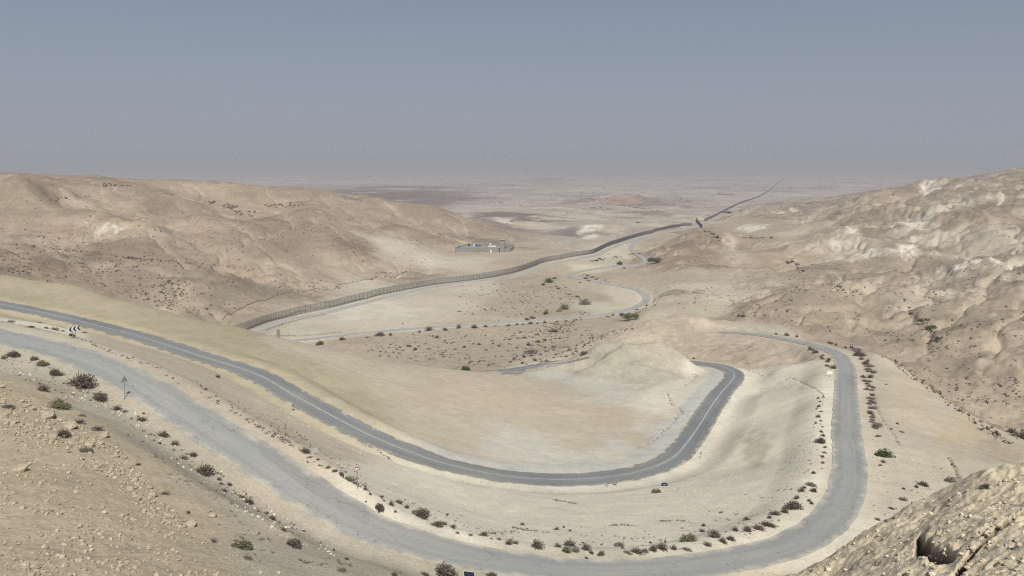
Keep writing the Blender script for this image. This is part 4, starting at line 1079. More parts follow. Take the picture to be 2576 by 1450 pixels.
# ------------------------------------------------------------------ shrubs
RS = np.random.RandomState(21)
def shrub_geo(seed, nb, nl, hgt, spiky):
    """twigs and leaf clumps spread through an uneven dome one metre across"""
    r = np.random.RandomState(seed); V, Fc = [], []
    lob = [(r.uniform(-.28, .28), r.uniform(-.22, .22), r.uniform(.6, 1.0), r.uniform(.22, .36)) for _ in range(5)] + [(0, 0, 1.0, .36)]
    def pt(k):
        x, y, h, w = lob[r.randint(len(lob))]
        a = r.uniform(0, 2 * math.pi); e = math.asin(r.uniform(0.02, 1)); q = w * k
        return np.array([x + q * math.cos(a) * math.cos(e), y + q * math.sin(a) * math.cos(e), hgt * h * (math.sin(e) * k * .9 + .06)])
    tw = []
    for i in range(nb):
        tip = pt(r.uniform(.85, 1.0 + spiky)); root = np.array([tip[0] * .25, tip[1] * .25, 0.0]); mid = root * .45 + tip * .55
        d = tip - root; s = np.cross(d, r.randn(3)); s /= np.linalg.norm(s) + 1e-9; w = r.uniform(.006, .014)
        k = len(V); V += [root - s * w, root + s * w, mid + s * w * 1.2, tip, mid - s * w * 1.2]; Fc.append((k, k + 1, k + 2, k + 3, k + 4))
    ns = len(Fc)
    for i in range(nl):
        c = pt(r.uniform(.25, 1.0) ** .6); s1 = r.randn(3); s1 /= np.linalg.norm(s1); s2 = np.cross(s1, r.randn(3)); s2 /= np.linalg.norm(s2)
        w = r.uniform(.018, .05); h = w * r.uniform(1.0, 2.0)
        c[2] = max(c[2], .02)
        k = len(V); V += [c - s1 * w, c + s2 * h * .5, c + s1 * w, c - s2 * h * .5]; Fc.append((k, k + 1, k + 2, k + 3))
    return V, Fc, ns
def leaf_mat(name, col, var=.3):
    m, n, l, b = new_mat(name, .95); b.inputs['Specular IOR Level'].default_value = .05
    g = n.new('ShaderNodeNewGeometry'); mr = n.new('ShaderNodeMapRange'); mr.inputs[3].default_value = 1 - var; mr.inputs[4].default_value = 1 + var
    l.new(g.outputs['Random Per Island'], mr.inputs[0]); vm = n.new('ShaderNodeVectorMath'); vm.operation = 'SCALE'; vm.inputs[0].default_value = col
    l.new(mr.outputs[0], vm.inputs['Scale']); l.new(vm.outputs[0], b.inputs['Base Color'])
    return m
KIND = {'d': (leaf_mat('dark_thorny_twigs', (.145, .122, .10)), .62, .30, 'dark thorny'),
        'g': (leaf_mat('dry_grey_twigs', (.225, .195, .172)), .50, .15, 'dry grey'),
        'o': (leaf_mat('olive_leaves', (.175, .17, .105)), .60, .15, 'olive green'),
        'e': (leaf_mat('green_leaves', (.10, .12, .06)), .70, .05, 'dense green')}
STEM = leaf_mat('woody_stem', (.11, .085, .06))
PROTO = {}
for ki, (kn, (mt, hg, sp, _)) in enumerate(KIND.items()):
    for vi in range(4):
        V, Fc, ns = shrub_geo(100 * ki + vi, 150, 330, hg, sp)
        me = bpy.data.meshes.new('desert_shrub'); me.from_pydata([tuple(p) for p in V], [], Fc); me.update(); me.materials.append(mt)
        V2, F2, ns = shrub_geo(100 * ki + 50 + vi, 260, 900, hg, sp)
        mf = bpy.data.meshes.new('foliage'); mf.from_pydata([tuple(p) for p in V2], [], F2); mf.update(); mf.materials.append(mt)
        k = MB(); rr = random.Random(vi)
        for q in range(7):
            a = rr.uniform(0, 6.28); e = Vector((math.cos(a) * .26, math.sin(a) * .22, hg * rr.uniform(.45, .8))); k.bar((e.x * .1, e.y * .1, -.03), e, .016, 5, .006)
        msh = bpy.data.meshes.new('stem'); msh.from_pydata(k.v, [], k.f); msh.update(); msh.materials.append(STEM)
        PROTO[kn, vi] = (me, mf, msh)
rs = random.Random(5)
def shrub(u, v, w, kind, label, group=None, big=False):
    p = hit(u, v); r = p.length
    p = Vector((p.x, p.y, ground(p.x, p.y)))
    s = w * r / F * (1.22 if big else 1.25)
    me, mf, ms = PROTO[kind, rs.randrange(4)]
    sc = (s * rs.uniform(.8, 1.2), s * rs.uniform(.6, 1.0), s * rs.uniform(.6, 1.05) * (.8 if kind == 'g' else 1))
    rz = rs.uniform(0, 6.28) if not big else rs.uniform(-.4, .4)
    if big:
        o = bpy.data.objects.new('desert_shrub', None); COL.objects.link(o); o.empty_display_size = .2
        for nm, md in (('foliage', mf), ('stem', ms)):
            c = bpy.data.objects.new(nm, md); COL.objects.link(c); c.parent = o
    else:
        o = bpy.data.objects.new('desert_shrub', me); COL.objects.link(o)
    o.location = p - Vector((0, 0, .04 * s)); o.scale = sc; o.rotation_euler = (0, 0, rz)
    return tag(o, label, 'shrub', group)

# single shrubs one can point to: u, v, width, kind, label
SINGLE = [
 (202,972,46,'d','largest dark thorny shrub, left of the pole of the triangle sign seen from behind'),
 (250,1006,36,'d','dark shrub just below the largest one near the triangle sign on the left'),
 (139,942,34,'d','dark two lobed shrub upper left of the largest dark shrub'),
 (107,920,30,'o','olive dark shrub at the left verge of the old road with a grey clump behind'),
 (34,896,30,'d','dark shrub at the far left edge above the stony bench'),
 (181,846,20,'d','spiky dark shrub right under the white chevron board at left'),
 (150,1028,36,'o','pale olive bush among stones on the left bench'),
 (161,1097,40,'d','dark grey bush in the rubble below the large pale boulders'),
 (22,1027,36,'g','low grey bush on the stones at the left edge'),
 (214,1136,30,'g','grey bush beside the lowest large boulders of the rubble'),
 (510,1192,48,'d','dark olive bush alone on the sand shoulder left of the old road'),
 (625,1265,28,'d','dark shrub at the lower end of the row left of the old road'),
 (610,1380,46,'o','pale green bush near the bottom left at the edge of the stony slope'),
 (622,1406,30,'g','flat grey brown clump just below the pale green bush'),
 (740,1373,47,'d','broad dark bush alone near the bottom left of the old road'),
 (859,1437,26,'g','twiggy grey bush at the bottom left of centre'),
 (1125,1452,60,'d','large dark bush cut by the bottom edge left of the blue board'),
 (1235,1450,24,'d','small dark bush at the bottom edge right of the blue board'),
 (955,1281,32,'d','round dark shrub below the left bend sign on the sandy verge'),
 (1056,1301,42,'d','dark double shrub in the row right of the left bend sign'),
 (1096,1323,30,'d','dark shrub below the double shrub in the verge row'),
 (1558,1374,32,'g','tall grey twiggy shrub standing above the long low hedge strip at bottom'),
 (1428,1390,28,'o','green leaved shrub inside the dark clump at the bottom verge'),
 (1734,1362,36,'o','tall olive shrub above the bottom right stretch of the old road'),
 (1993,1279,48,'d','long dark shrub, largest in the row inside the bottom right bend'),
 (2062,1114,24,'d','black green round shrub left of the right road leg'),
 (2224,1147,36,'e','bright green round bush right of the right road leg'),
 (2390,1211,36,'g','flat grey shrub on the pale ledge above the rock bluff'),
 (2322,1222,24,'d','reddish brown dead bush on the ledge left of the flat grey shrub'),
 (2478,1228,20,'d','small dark bush growing on top of the rock bluff at right'),
 (2570,1104,30,'d','dark bush at the right edge beyond the sandy embankment'),
 (1172,932,18,'e','green bush on the crest of the graded bank left of the guardrail'),
 (1473,890,20,'o','leafy bush behind the road at the left foot of the pale mound'),
 (1653,1240,24,'o','pale olive low bush left of the rubble by the old tyre'),
 (804,868,18,'d','dark round shrub at the near end of the valley road'),
 (954,846,18,'d','dark shrub at the near verge of the valley road, right of the guardrail end'),
 (766,1138,20,'d','dark low shrub beside a grey slab between the two roads'),
]
for u, v, w, k, lab in SINGLE: shrub(u, v, w, k, lab, None, True)
def many(group, kinds, text, where):
    """shrubs nothing tells apart share the label of their row"""
    for i, q in enumerate(text.split()):
        u, v, w = (float(t) for t in q.split(',')[:3]); k = q.split(',')[3] if q.count(',') == 3 else kinds[i % len(kinds)]
        shrub(u, v, w, k, KIND[k][3] + ' shrub ' + where, KIND[k][3] + ' ' + group)
def row(group, kinds, path, n, wmin, wmax, spread, where, seed):
    q = random.Random(seed)
    for i in range(n):
        t = (i + q.random()) / n * (len(path) - 1); a = min(int(t), len(path) - 2); f = t - a
        u = path[a][0] * (1 - f) + path[a + 1][0] * f + q.gauss(0, spread); v = path[a][1] * (1 - f) + path[a + 1][1] * f + q.gauss(0, spread * .45)
        k = kinds[q.randrange(len(kinds))]
        shrub(u, v, q.uniform(wmin, wmax), k, KIND[k][3] + ' shrub ' + where, KIND[k][3] + ' ' + group)
many('shrubs left of the old road', 'gd', '12,902,13,o 85,906,20 264,994,14 296,1032,22,d 315,1037,18 109,983,26 207,1047,18 197,1064,28 242,1082,30 357,1058,22,d 361,1041,10 410,1098,30 402,1117,11,d 440,1120,20 460,1153,26 485,1147,22 550,1208,14,d 556,1219,13 576,1221,16,d 564,1237,17 412,1243,30 607,1253,20,o 592,1243,12 347,1171,14 537,1363,26 472,1291,14 669,1293,18 686,1307,20,d 703,1316,14 713,1336,17,d 735,1330,10 873,1409,20,d 879,1423,12 840,1386,11 1070,1449,22,d 994,1450,24,d 1008,1442,12 152,945,16,d', 'on the sandy shoulder left of the old road')
many('shrubs between the two roads at left', 'g', '25,811,16 75,824,18 116,827,15 139,831,22 100,813,10 157,834,10 210,838,13 547,950,15,d 517,981,14 825,1177,14 841,1187,17,d 858,1196,18,d 880,1211,24,o 894,1219,15 918,1233,13,d 931,1245,14 959,1252,15,d 965,1261,10 920,1263,9 986,1273,22,o 1004,1267,20,d 1024,1279,20,d 1039,1288,15 994,1288,12 1119,1321,15,d 1138,1328,22,d 1150,1342,16 1183,1348,14 1219,1349,22,d 1235,1356,14 1255,1359,18 1279,1369,24,d 1126,1296,13,d 780,1151,12 800,1158,11,d 775,1163,10 803,1172,9', 'in the strip between the old road and the main road')
many('shrubs inside the bottom bend', 'd', '1296,1368,20 1350,1379,36 1402,1376,24 1436,1374,38 1448,1388,32,g 1473,1384,30 1487,1393,16 1512,1397,26 1566,1380,14 1576,1392,30,g 1600,1391,30 1620,1389,34,g 1645,1385,34 1668,1382,34 1694,1382,22 1728,1384,24,g 1777,1373,22,o 1797,1352,38 1819,1365,24 1840,1359,24 1767,1339,18 1770,1324,16 1849,1336,18 1879,1309,16 1880,1337,26 1908,1332,32 1928,1323,26 1399,1333,15 1325,1331,12,g 1314,1321,15 1419,1328,10 1434,1337,9 1474,1405,14 1513,1372,10 1467,1367,10 1637,1367,12 1674,1365,10 1813,1291,13,g 1951,1296,26 1973,1290,22 2004,1255,19 2024,1229,16 2042,1223,30,g 2017,1237,18 2049,1238,19 2036,1261,15 2041,1268,14 2046,1192,12 1942,1325,24 1937,1304,15 2002,1264,8', 'along the inner verge of the bottom bend')
many('shrubs left of the right road leg', 'd', '2070,1098,15 2076,1127,9 2074,1140,10 2070,1151,12 2069,1166,10 2058,1003,10 2064,1012,9 2060,1024,13 2066,1036,11,g 2058,1050,13 2064,1060,11 2070,1075,10,g 2054,1030,8 2052,1066,9 2066,1088,10', 'on the left verge of the right road leg')
row('shrubs inside the far bend', 'dg', [(2033, 875), (2052, 886), (2068, 898), (2078, 912), (2090, 928)], 16, 8, 17, 4, 'in the row inside the far bend of the old road', 31)
row('hedge shrubs right of the road', 'gd', [(2140, 874), (2160, 889), (2178, 905), (2186, 925), (2184, 950), (2185, 975), (2192, 1000), (2192, 1030), (2198, 1060), (2210, 1085)], 46, 12, 25, 6, 'in the long hedge right of the right road leg', 32)
many('shrubs on the far upper verge', 'd', '1952,842,10 1978,845,14 2004,848,10 2087,865,14 2102,869,11 2127,876,11 2229,968,8,g', 'on the upper verge where the old road leaves behind the hill')
many('shrubs right of the bottom right bend', 'd', '2210,1099,20,g 2221,1164,12 2214,1172,8 2273,1231,12 2271,1259,20,g 2306,1227,13 2242,1281,11 2229,1313,14,g 2208,1309,12 2248,1305,10 2267,1088,15,g 2256,1067,10 2244,1080,10,g 2547,1090,22', 'on the pale ground right of the bottom right bend')
many('shrubs along the valley road', 'd', '861,856,18 925,850,12,g 983,844,12 1078,832,19 1056,837,14 1120,832,14 1153,826,17 1193,826,18 1221,823,14 1279,821,12 1246,821,11,g 1300,818,11 1315,817,9 1335,816,13 1352,815,9 1370,813,10 1385,814,8,g 1402,811,9 1425,808,8 1450,806,8 1528,798,12,g 1542,794,10 1565,793,13 1583,791,14 1602,780,9 1627,770,8', 'on the near verge of the valley road')
many('shrubs in the dry wadi', 'dg', '1028,872,14 1053,872,12 1045,881,13 1078,879,15 1100,851,13 1119,858,11 1168,875,10 1239,858,12 1240,865,10 1283,855,14 1284,912,10 1111,893,14 1393,836,24 1320,851,22 1355,862,20 1342,888,32 1318,899,15 1338,896,13 1315,915,15 1377,910,16 1294,904,12 1448,879,12 1432,881,10 1395,874,19 1423,779,26,o 1407,784,19 1373,790,19 1338,801,24 1325,807,17 1473,766,36 1330,869,15 1352,843,14 1372,858,13 1408,852,12 1300,876,10 1276,884,9 1255,872,10 1225,882,11 1205,868,9 1262,898,9 1345,909,11 1398,893,12', 'on the floor of the dry wadi behind the graded bank')
many('shrubs in the far valley loops', 'dg', '1380,711,26,e 1395,702,14 1368,718,12 1460,712,10 1472,703,13 1482,708,12 1490,699,12 1500,704,11 1478,695,9 1510,712,9 1405,728,12 1430,742,12 1452,748,14 1476,755,13 1558,665,20,e 1545,672,12 1570,676,10 1530,640,8 1608,640,8 1600,632,7 1745,903,9 1860,796,15 1870,797,12 1843,788,9', 'by the loops of the narrow road in the far valley')

def bushy_tree(u, v, w, label, flat=.35, kind='e'):
    """low spreading desert tree: short trunk, a few limbs and a wide crown of leaf clumps"""
    p = hit(u, v); p.z = ground(p.x, p.y); s = w * p.length / F
    t = thing('acacia_tree', p, label, 'tree')
    r = np.random.RandomState(int(u)); V, Fc = [], []
    H = s * flat; cl = [(r.uniform(-.45, .45) * s, r.uniform(-.2, .2) * s, H * r.uniform(.45, .85), s * r.uniform(.09, .17)) for _ in range(16)]
    for i in range(1500):
        x, y, z, w_ = cl[r.randint(16)]; d = r.randn(3); d /= np.linalg.norm(d); c = np.array([x, y, z]) + d * w_ * r.uniform(.3, 1) ** .5 * np.array([1.1, .9, .75])
        if c[2] < .1: continue
        a = r.randn(3); a /= np.linalg.norm(a); b = np.cross(a, r.randn(3)); b /= np.linalg.norm(b); q = s * r.uniform(.012, .03)
        k = len(V); V += [c - a * q, c + b * q * .7, c + a * q, c - b * q * .7]; Fc.append((k, k + 1, k + 2, k + 3))
    m = MB(); m.add([Vector(q) + p for q in V], Fc); m.build('crown', KIND[kind][0], t)
    m = MB(); m.bar(p - Vector((0, 0, .3)), p + Vector((0, 0, H * .35)), s * .022, 7, s * .016)
    for x, y, z, w_ in cl[:7]: m.bar(p + Vector((0, 0, H * .3)), p + Vector((x, y, z)), s * .012, 5, s * .004)
    m.build('trunk', STEM, t)
bushy_tree(1583, 808, 46, 'broad dark green tree beside the bend of the valley road', .42)
bushy_tree(1652, 661, 44, 'low dark green tree clump at the far end of the narrow road loop', .25)
bushy_tree(2322, 816, 26, 'dark green shrubby tree in the gully of the right hillside, upper one', .55)
bushy_tree(2340, 836, 30, 'dark green shrubby tree in the gully of the right hillside, lower one', .55)
bushy_tree(2362, 858, 20, 'smallest green tree at the lower end of the right gully', .5)

# ------------------------------------------------------------------ scrub and stones nobody could count
def inside(poly, x, y):
    c = False; j = len(poly) - 1
    for i in range(len(poly)):
        if (poly[i][1] > y) != (poly[j][1] > y) and x < (poly[j][0] - poly[i][0]) * (y - poly[i][1]) / (poly[j][1] - poly[i][1]) + poly[i][0]: c = not c
        j = i
    return c
def scatter(poly, n, seed, clump=0.0, lam=60.0):
    q = random.Random(seed); xs = [p[0] for p in poly]; ys = [p[1] for p in poly]; out = []; tries = 0
    while len(out) < n and tries < n * 30:
        tries += 1
        u, v = q.uniform(min(xs), max(xs)), q.uniform(min(ys), max(ys))
        if not inside(poly, u, v): continue
        p = hit(u, v)
        if road_dist(p.x, p.y) < 1.2: continue
        if clump and float(fbm(np.array([p.x]), np.array([p.y]), lam, 3, .6, 3.3)[0]) < q.uniform(-.6, .6) * (1 - clump) + clump * .25: continue
        out.append(p)
    return out
def tufts(name, spots, smin, smax, mat, seed, blades=9, flat=.55):
    r = np.random.RandomState(seed); V, Fc = [], []
    for p in spots:
        s = smin + (smax - smin) * r.rand() ** 2.2
        for i in range(blades):
            a = r.uniform(0, 6.283); c = np.array([p.x, p.y, p.z - .05 * s]) + np.array([math.cos(a), math.sin(a), 0]) * s * .22 * r.rand()
            d = r.randn(3); d[2] = abs(d[2]) * flat + .15; d /= np.linalg.norm(d); e = np.cross(d, r.randn(3)); e /= np.linalg.norm(e)
            k = len(V); V += [c - e * s * .10, c + e * s * .10, c + d * s * .55 + e * s * .09, c + d * s * .55 - e * s * .09]; Fc.append((k, k + 1, k + 2, k + 3))
    me = bpy.data.meshes.new(name); me.from_pydata([tuple(q) for q in V], [], Fc); me.update(); me.materials.append(mat)
    o = bpy.data.objects.new(name, me); COL.objects.link(o); o['kind'] = 'stuff'; return o
P = []
P += scatter([(0,500),(160,495),(330,475),(600,490),(870,505),(1100,560),(1240,600),(1000,690),(800,740),(600,795),(500,800),(300,745),(0,690)], 1500, 1, .35, 70)
P += scatter([(0,620),(300,650),(600,680),(560,790),(300,745),(100,690),(0,690)], 500, 2, .5, 30)
P += scatter([(1150,720),(1400,705),(1480,760),(1300,800),(1150,790)], 320, 3, .2, 30)
P += scatter([(900,845),(1150,835),(1480,815),(1500,860),(1470,890),(1300,925),(1100,915),(900,890)], 420, 4, .3, 25)
def strung(path, n, seed, su=2.0, sv=1.0):
    q = random.Random(seed); out = []
    for i in range(n):
        t = q.random() * (len(path) - 1); a = min(int(t), len(path) - 2); f = t - a
        out.append(hit(path[a][0] * (1 - f) + path[a + 1][0] * f + q.gauss(0, su), path[a][1] * (1 - f) + path[a + 1][1] * f + q.gauss(0, sv)))
    return out
P += strung([(0, 612), (100, 622), (200, 632), (300, 645), (380, 654)], 170, 61, 4, 1.6) + strung([(310, 648), (340, 652), (380, 655)], 70, 62, 6, 2) + strung([(380, 655), (450, 659), (600, 672), (700, 680)], 90, 63, 5, 2.5)
P += strung([(945, 687), (985, 688), (1035, 684)], 60, 64, 4, 1.2) + strung([(1150, 612), (1050, 606), (1000, 598)], 60, 65, 10, 4) + strung([(1280, 848), (1400, 826), (1480, 790)], 150, 66, 14, 6) + strung([(1310, 905), (1400, 845), (1430, 800)], 150, 67, 16, 6)
P += strung([(1465, 690), (1500, 700), (1560, 718), (1620, 735), (1650, 755), (1640, 775), (1590, 792)], 130, 68, 4, 1.5) + strung([(1590, 612), (1590, 632), (1612, 650), (1650, 658)], 70, 69, 3, 1.5) + strung([(2080, 712), (2110, 722), (2150, 735)], 70, 70, 8, 3) + strung([(2290, 775), (2330, 830), (2370, 860)], 60, 71, 8, 6)
P += strung([(1470, 868), (1530, 842), (1600, 822)], 40, 72, 5, 2) + strung([(2230, 895), (2330, 970), (2440, 1050), (2540, 1120)], 120, 73, 6, 4)
P += scatter([(2150,850),(2250,760),(2576,720),(2576,1120),(2400,1000),(2250,890)], 400, 5, .4, 40)
P += scatter([(1650,720),(1900,690),(2300,620),(2576,560),(2576,720),(2250,760),(2150,850),(1950,800),(1700,790)], 600, 6, .4, 60)
P += scatter([(1620,600),(1775,580),(1900,620),(1850,680),(1650,650)], 200, 7, .3, 40)
tufts('scrub', P, .5, 1.9, KIND['d'][0], 3)
P = []
P += scatter([(950,1220),(1300,1320),(1700,1330),(1950,1200),(2060,1000),(2085,1200),(1950,1350),(1700,1390),(1350,1370),(1100,1320)], 420, 8, .45, 12)
P += scatter([(200,850),(500,960),(700,1060),(900,1180),(960,1260),(820,1180),(600,1050),(400,950),(150,830)], 620, 9, .3, 9)
P += scatter([(0,880),(200,950),(450,1120),(700,1290),(900,1430),(650,1430),(450,1220),(250,1030),(0,930)], 420, 10, .3, 9)
P += scatter([(2180,1100),(2400,1190),(2300,1290),(2190,1330)], 90, 11)
P += scatter([(1880,930),(2080,960),(2060,1000),(1900,1000)], 70, 12)
for i_, (L_, w_, d_) in enumerate(RUNNELS): P += strung(L_, 16 * len(L_), 80 + i_, 2.0, .8)  # tufts added to stand in for the dark shadowed edges of the runnels
tufts('dry_grass_and_shade_tufts', P, .14, .55, KIND['g'][0], 4, 8)
P = []
for (u0, v0, u1, v1, n) in ((1450,500,1560,505,30),(1610,560,1600,562,4),(1300,462,1420,466,30),(1750,455,1850,462,30),(1500,472,1620,470,30),(1700,495,1740,512,40),(1580,520,1680,535,30),(1830,545,1790,560,20),(640,452,760,458,30),(850,470,960,474,30),(1350,490,1430,494,30),(1180,505,1290,512,40),(1950,470,2100,478,60),(1930,495,2040,500,40),(2000,455,2150,462,40),(1480,660,1600,640,20),(1780,582,1820,610,20),(1990,660,2030,690,14),(1870,600,1940,598,20)):
    q = random.Random(u0 + v0)
    for i in range(n):
        t = q.random(); P.append(hit(u0 + (u1 - u0) * t + q.gauss(0, 5), v0 + (v1 - v0) * t + q.gauss(0, 1.0)))
P += scatter([(100,440),(1000,430),(2100,440),(1900,480),(1700,520),(1400,540),(1150,520),(900,480),(500,455)], 420, 15)
for p in P[:]:
    pass
tufts('distant_scrub', P, 2.0, 9.0, KIND['d'][0], 6, 7, .3)

def stone_geo(r):
    t = (1 + 5 ** .5) / 2
    V = np.array([(-1, t, 0), (1, t, 0), (-1, -t, 0), (1, -t, 0), (0, -1, t), (0, 1, t), (0, -1, -t), (0, 1, -t), (t, 0, -1), (t, 0, 1), (-t, 0, -1), (-t, 0, 1)], float) / 1.9
    Fc = [(0,11,5),(0,5,1),(0,1,7),(0,7,10),(0,10,11),(1,5,9),(5,11,4),(11,10,2),(10,7,6),(7,1,8),(3,9,4),(3,4,2),(3,2,6),(3,6,8),(3,8,9),(4,9,5),(2,4,11),(6,2,10),(8,6,7),(9,8,1)]
    V = V * (1 + r.uniform(-.28, .28, (12, 1))) * np.array([r.uniform(.8, 1.3), r.uniform(.7, 1.1), r.uniform(.5, .9)])
    a = r.uniform(0, 6.28); c, s = math.cos(a), math.sin(a); V = V @ np.array([[c, s, 0], [-s, c, 0], [0, 0, 1]]); b = r.uniform(-.5, .5); c, s = math.cos(b), math.sin(b)
    return V @ np.array([[1, 0, 0], [0, c, s], [0, -s, c]]) * .5, Fc
def stone_mat(name, col, var=.25):
    m, n, l, b = new_mat(name, 1.0); b.inputs['Specular IOR Level'].default_value = 0.0
    g = n.new('ShaderNodeNewGeometry'); mr = n.new('ShaderNodeMapRange'); mr.inputs[3].default_value = 1 - var; mr.inputs[4].default_value = 1 + var; l.new(g.outputs['Random Per Island'], mr.inputs[0])
    tc = n.new('ShaderNodeTexCoord'); nz = n.new('ShaderNodeTexNoise'); nz.inputs['Scale'].default_value = 5; nz.inputs['Detail'].default_value = 5; l.new(tc.outputs['Object'], nz.inputs['Vector'])
    m2 = n.new('ShaderNodeMapRange'); m2.inputs[1].default_value = .3; m2.inputs[2].default_value = .7; m2.inputs[3].default_value = .8; m2.inputs[4].default_value = 1.15; l.new(nz.outputs['Fac'], m2.inputs[0])
    mm = n.new('ShaderNodeMath'); mm.operation = 'MULTIPLY'; l.new(mr.outputs[0], mm.inputs[0]); l.new(m2.outputs[0], mm.inputs[1])
    vm = n.new('ShaderNodeVectorMath'); vm.operation = 'SCALE'; vm.inputs[0].default_value = col; l.new(mm.outputs[0], vm.inputs['Scale']); l.new(vm.outputs[0], b.inputs['Base Color'])
    bp = n.new('ShaderNodeBump'); bp.inputs['Strength'].default_value = .6; bp.inputs['Distance'].default_value = .08; l.new(nz.outputs['Fac'], bp.inputs['Height']); l.new(bp.outputs[0], b.inputs['Normal'])
    return m
STONE_M = stone_mat('buff_limestone', (.40, .345, .26)); CHALK_M = stone_mat('pale_chalk_stone', (.52, .48, .40)); DARKR = stone_mat('dark_brown_rock', (.19, .14, .10))
def stones(name, spots, smin, smax, mat, seed, pw=2.5):
    r = np.random.RandomState(seed); V, Fc = [], []
    for p in spots:
        s = smin + (smax - smin) * r.rand() ** pw
        v, f = stone_geo(r); k = len(V); V += [(p.x + q[0] * s, p.y + q[1] * s, p.z + q[2] * s + s * .10) for q in v]; Fc += [(a + k, b + k, c + k) for a, b, c in f]
    me = bpy.data.meshes.new(name); me.from_pydata(V, [], Fc); me.update(); me.materials.append(mat)
    o = bpy.data.objects.new(name, me); COL.objects.link(o); o['kind'] = 'stuff'; return o
BENCH = [(0,955),(110,1010),(230,1080),(330,1170),(420,1260),(470,1330),(600,1400),(720,1450),(0,1450)]
BAND = [(0,960),(100,1020),(220,1075),(300,1130),(350,1190),(420,1270),(480,1325),(470,1345),(400,1320),(330,1260),(260,1200),(190,1150),(110,1110),(0,1080)]
P = scatter(BENCH, 2000, 20, .5, 4) + scatter(BAND, 1700, 21, .3, 3)
stones('gravel', P, .06, .42, STONE_M, 9, 3.0)
P = scatter([(1620,1240),(1700,1225),(1770,1230),(1860,1180),(1880,1190),(1770,1255),(1650,1262)], 170, 22) + scatter([(650,1000),(900,1140),(930,1150),(700,1040)], 160, 23, .2, 6) + scatter([(1130,1195),(1290,1212),(1420,1222),(1290,1225),(1130,1210)], 120, 24) + scatter([(0,890),(300,1000),(700,1290),(900,1420),(700,1350),(300,1060),(0,930)], 420, 25, .2, 6)
stones('pale_stones', P, .08, .40, CHALK_M, 10)
P = scatter([(900,1200),(1500,1310),(1950,1240),(2060,1010),(2040,1200),(1800,1350),(1400,1350),(1000,1290)], 260, 26, .2, 8) + scatter([(1500,870),(1640,815),(1800,850),(1950,880),(1900,920),(1780,890),(1650,850)], 160, 27)
stones('loose_stones', P, .08, .35, STONE_M, 11)

# boulders one can point to
bm_proto = []
for i in range(6):
    r = np.random.RandomState(300 + i); v, f = stone_geo(r)
    me = bpy.data.meshes.new('boulder'); me.from_pydata([tuple(q) for q in v], [], f); me.update()
    import bmesh
    b_ = bmesh.new(); b_.from_mesh(me); bmesh.ops.subdivide_edges(b_, edges=b_.edges[:], cuts=3, use_grid_fill=True)
    for q in b_.verts:
        c = q.co; nq = float(fbm(np.array([c.x * 1.0 + c.z]), np.array([c.y + c.z * .7 + i]), .30, 4, .6, i)[0]); q.co = c * (1 + .16 * nq)
    b_.to_mesh(me); b_.free(); me.materials.append(STONE_M); bm_proto.append(me)
def boulder(u, v, w, label, group=None, mat=None):
    p = hit(u, v); p.z = ground(p.x, p.y); s = w * p.length / F
    o = bpy.data.objects.new('boulder', bm_proto[rs.randrange(6)] if mat is None else mat); COL.objects.link(o)
    o.location = p + Vector((0, 0, s * .16)); o.scale = (s, s * rs.uniform(.8, 1), s * rs.uniform(.75, 1)); o.rotation_euler = (rs.uniform(-.3, .3), rs.uniform(-.3, .3), rs.uniform(0, 6.28))
    return tag(o, label, 'boulder', group)
for u, v, w, lab in ((122,1050,36,'largest buff boulder high in the rubble at left'),(175,1078,36,'second large buff boulder, right of the highest one'),(181,1118,22,'pale boulder with a dark crack side in the middle of the rubble'),(225,1125,26,'angular boulder beside the lowest grey bush in the rubble'),(262,1100,26,'rounded boulder at the right edge of the upper rubble'),(54,1185,30,'broad flat boulder at far left below the rubble band'),(135,1105,22,'boulder directly below the dark grey bush in the rubble'),(535,1300,24,'lone pale boulder on the sand right of the rubble'),(82,1448,18,'white boulder at the bottom left edge'),(480,1322,28,'boulder at the lower right tip of the rubble band'),(425,1300,22,'upright boulder near the lower tip of the rubble band'),(385,1250,24,'boulder at the right rim of the rubble band facing the sandy track')):
    boulder(u, v, w, lab)
for i, p in enumerate(scatter(BAND, 95, 40)):
    d = p.length; v = CV; q = random.Random(i)
    xc = p.x / (p.y * CP - p.z * SP); yc = (p.y * SP + p.z * CP) / (p.y * CP - p.z * SP)
    boulder(CU + F * xc, CV - F * yc, q.uniform(7, 17), 'buff boulder lying in the rubble band on the left slope', 'boulders in the rubble band')
for i, p in enumerate(scatter(BENCH, 60, 41)):
    q = random.Random(i); xc = p.x / (p.y * CP - p.z * SP); yc = (p.y * SP + p.z * CP) / (p.y * CP - p.z * SP)
    boulder(CU + F * xc, CV - F * yc, q.uniform(4, 9), 'small boulder scattered on the stony slope at bottom left', 'boulders on the stony slope')
dk = []
for me in bm_proto[:3]:
    m2 = me.copy(); m2.materials.clear(); m2.materials.append(DARKR); dk.append(m2)
q = random.Random(77)
for u, v, su, sv, n in ((275, 465, 30, 3, 16), (528, 509, 10, 4, 7), (580, 520, 16, 6, 16), (610, 535, 25, 8, 10), (690, 515, 20, 7, 12), (740, 518, 18, 6, 10), (130, 500, 30, 6, 8)):
    for i in range(n): boulder(u + q.gauss(0, su * .6), v + q.gauss(0, sv * .6) + 2, q.uniform(4, 9), 'dark brown rock in the outcrops along the crest of the left hill', 'dark rocks on the left hill crest', dk[q.randrange(3)])
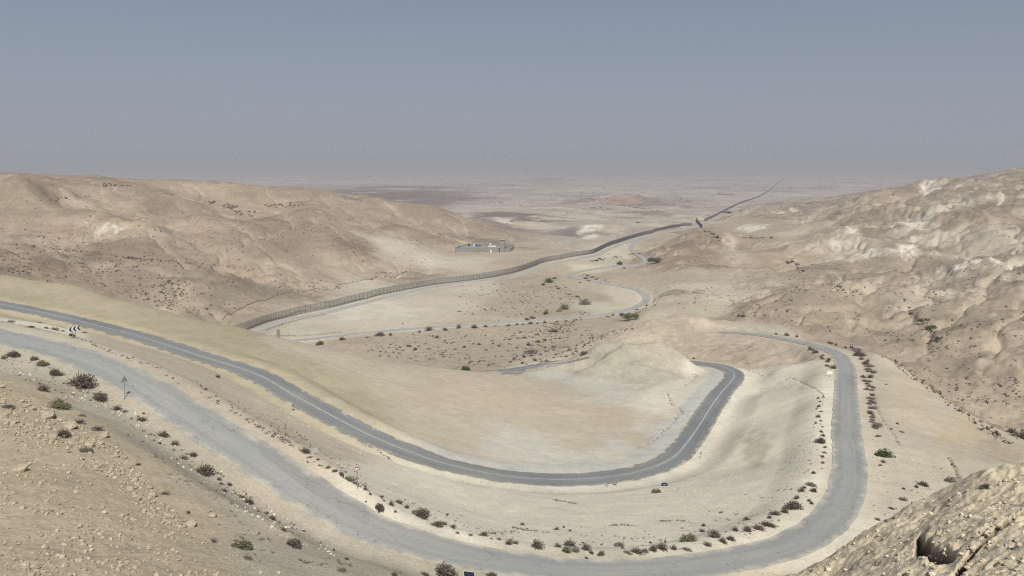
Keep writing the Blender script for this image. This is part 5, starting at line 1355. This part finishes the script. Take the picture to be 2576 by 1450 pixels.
def slab():
    p = hit(787, 1137); t = thing('concrete_slab', p, 'tilted grey concrete slab lying between the old and main road', 'slab')
    m = MB(); ax = Vector((.9, .3, .12)).normalized(); ay = Vector((-.3, .9, -.1)).normalized(); az_ = ax.cross(ay); m.box(p + Vector((0, 0, .12)), ax, ay, az_, .55, .8, .09); m.build('slab', CONC2, t)
    m = MB(); m.box(p + Vector((-.75, .2, .0)), ay, -ax, az_, .4, .25, .10); m.build('broken_piece', CONC2, t)
slab()


P = scatter([(1960,1448),(2060,1405),(2250,1312),(2400,1235),(2480,1205),(2576,1195),(2576,1450)], 380, 60, .2, 2)
stones('rock_chips', P, .08, .55, stone_mat('bluff_rock', (.56, .495, .375), .2), 14, 2.4)
P = [hit(q.uniform(2402, 2560) , 0 + v_) for v_ in []]
for (u, v, w) in ((2508, 1334, 22), (2478, 1352, 16), (2446, 1388, 14)): shrub(u, v, w, 'd', 'dry twiggy plant rooted in the dark crack across the rock bluff', 'plants in the crack of the rock bluff')

# ------------------------------------------------------------------ dusty air
def build_haze():
    x0, x1, y0, y1, z0, z1 = -85000, 85000, -3000, 92000, float(Z.min()) - 3, float(max(Z.max(), 0)) + 12
    v = [(x, y, z) for z in (z0, z1) for y in (y0, y1) for x in (x0, x1)]
    f = [(0, 2, 3, 1), (4, 5, 7, 6), (0, 1, 5, 4), (2, 6, 7, 3), (0, 4, 6, 2), (1, 3, 7, 5)]
    me = bpy.data.meshes.new('haze'); me.from_pydata(v, [], f)
    o = bpy.data.objects.new('haze', me); COL.objects.link(o)
    m = bpy.data.materials.new('dusty_air'); m.use_nodes = True; n, l = m.node_tree.nodes, m.node_tree.links
    for q in list(n): n.remove(q)
    out = n.new('ShaderNodeOutputMaterial'); pv = n.new('ShaderNodeVolumePrincipled')
    pv.inputs['Color'].default_value = (.745, .75, .82, 1)
    pv.inputs['Density'].default_value = 1.55e-4
    pv.inputs['Anisotropy'].default_value = 0.0
    l.new(pv.outputs[0], out.inputs['Volume'])
    me.materials.append(m)
    o['kind'] = 'stuff'
    return o
build_haze()
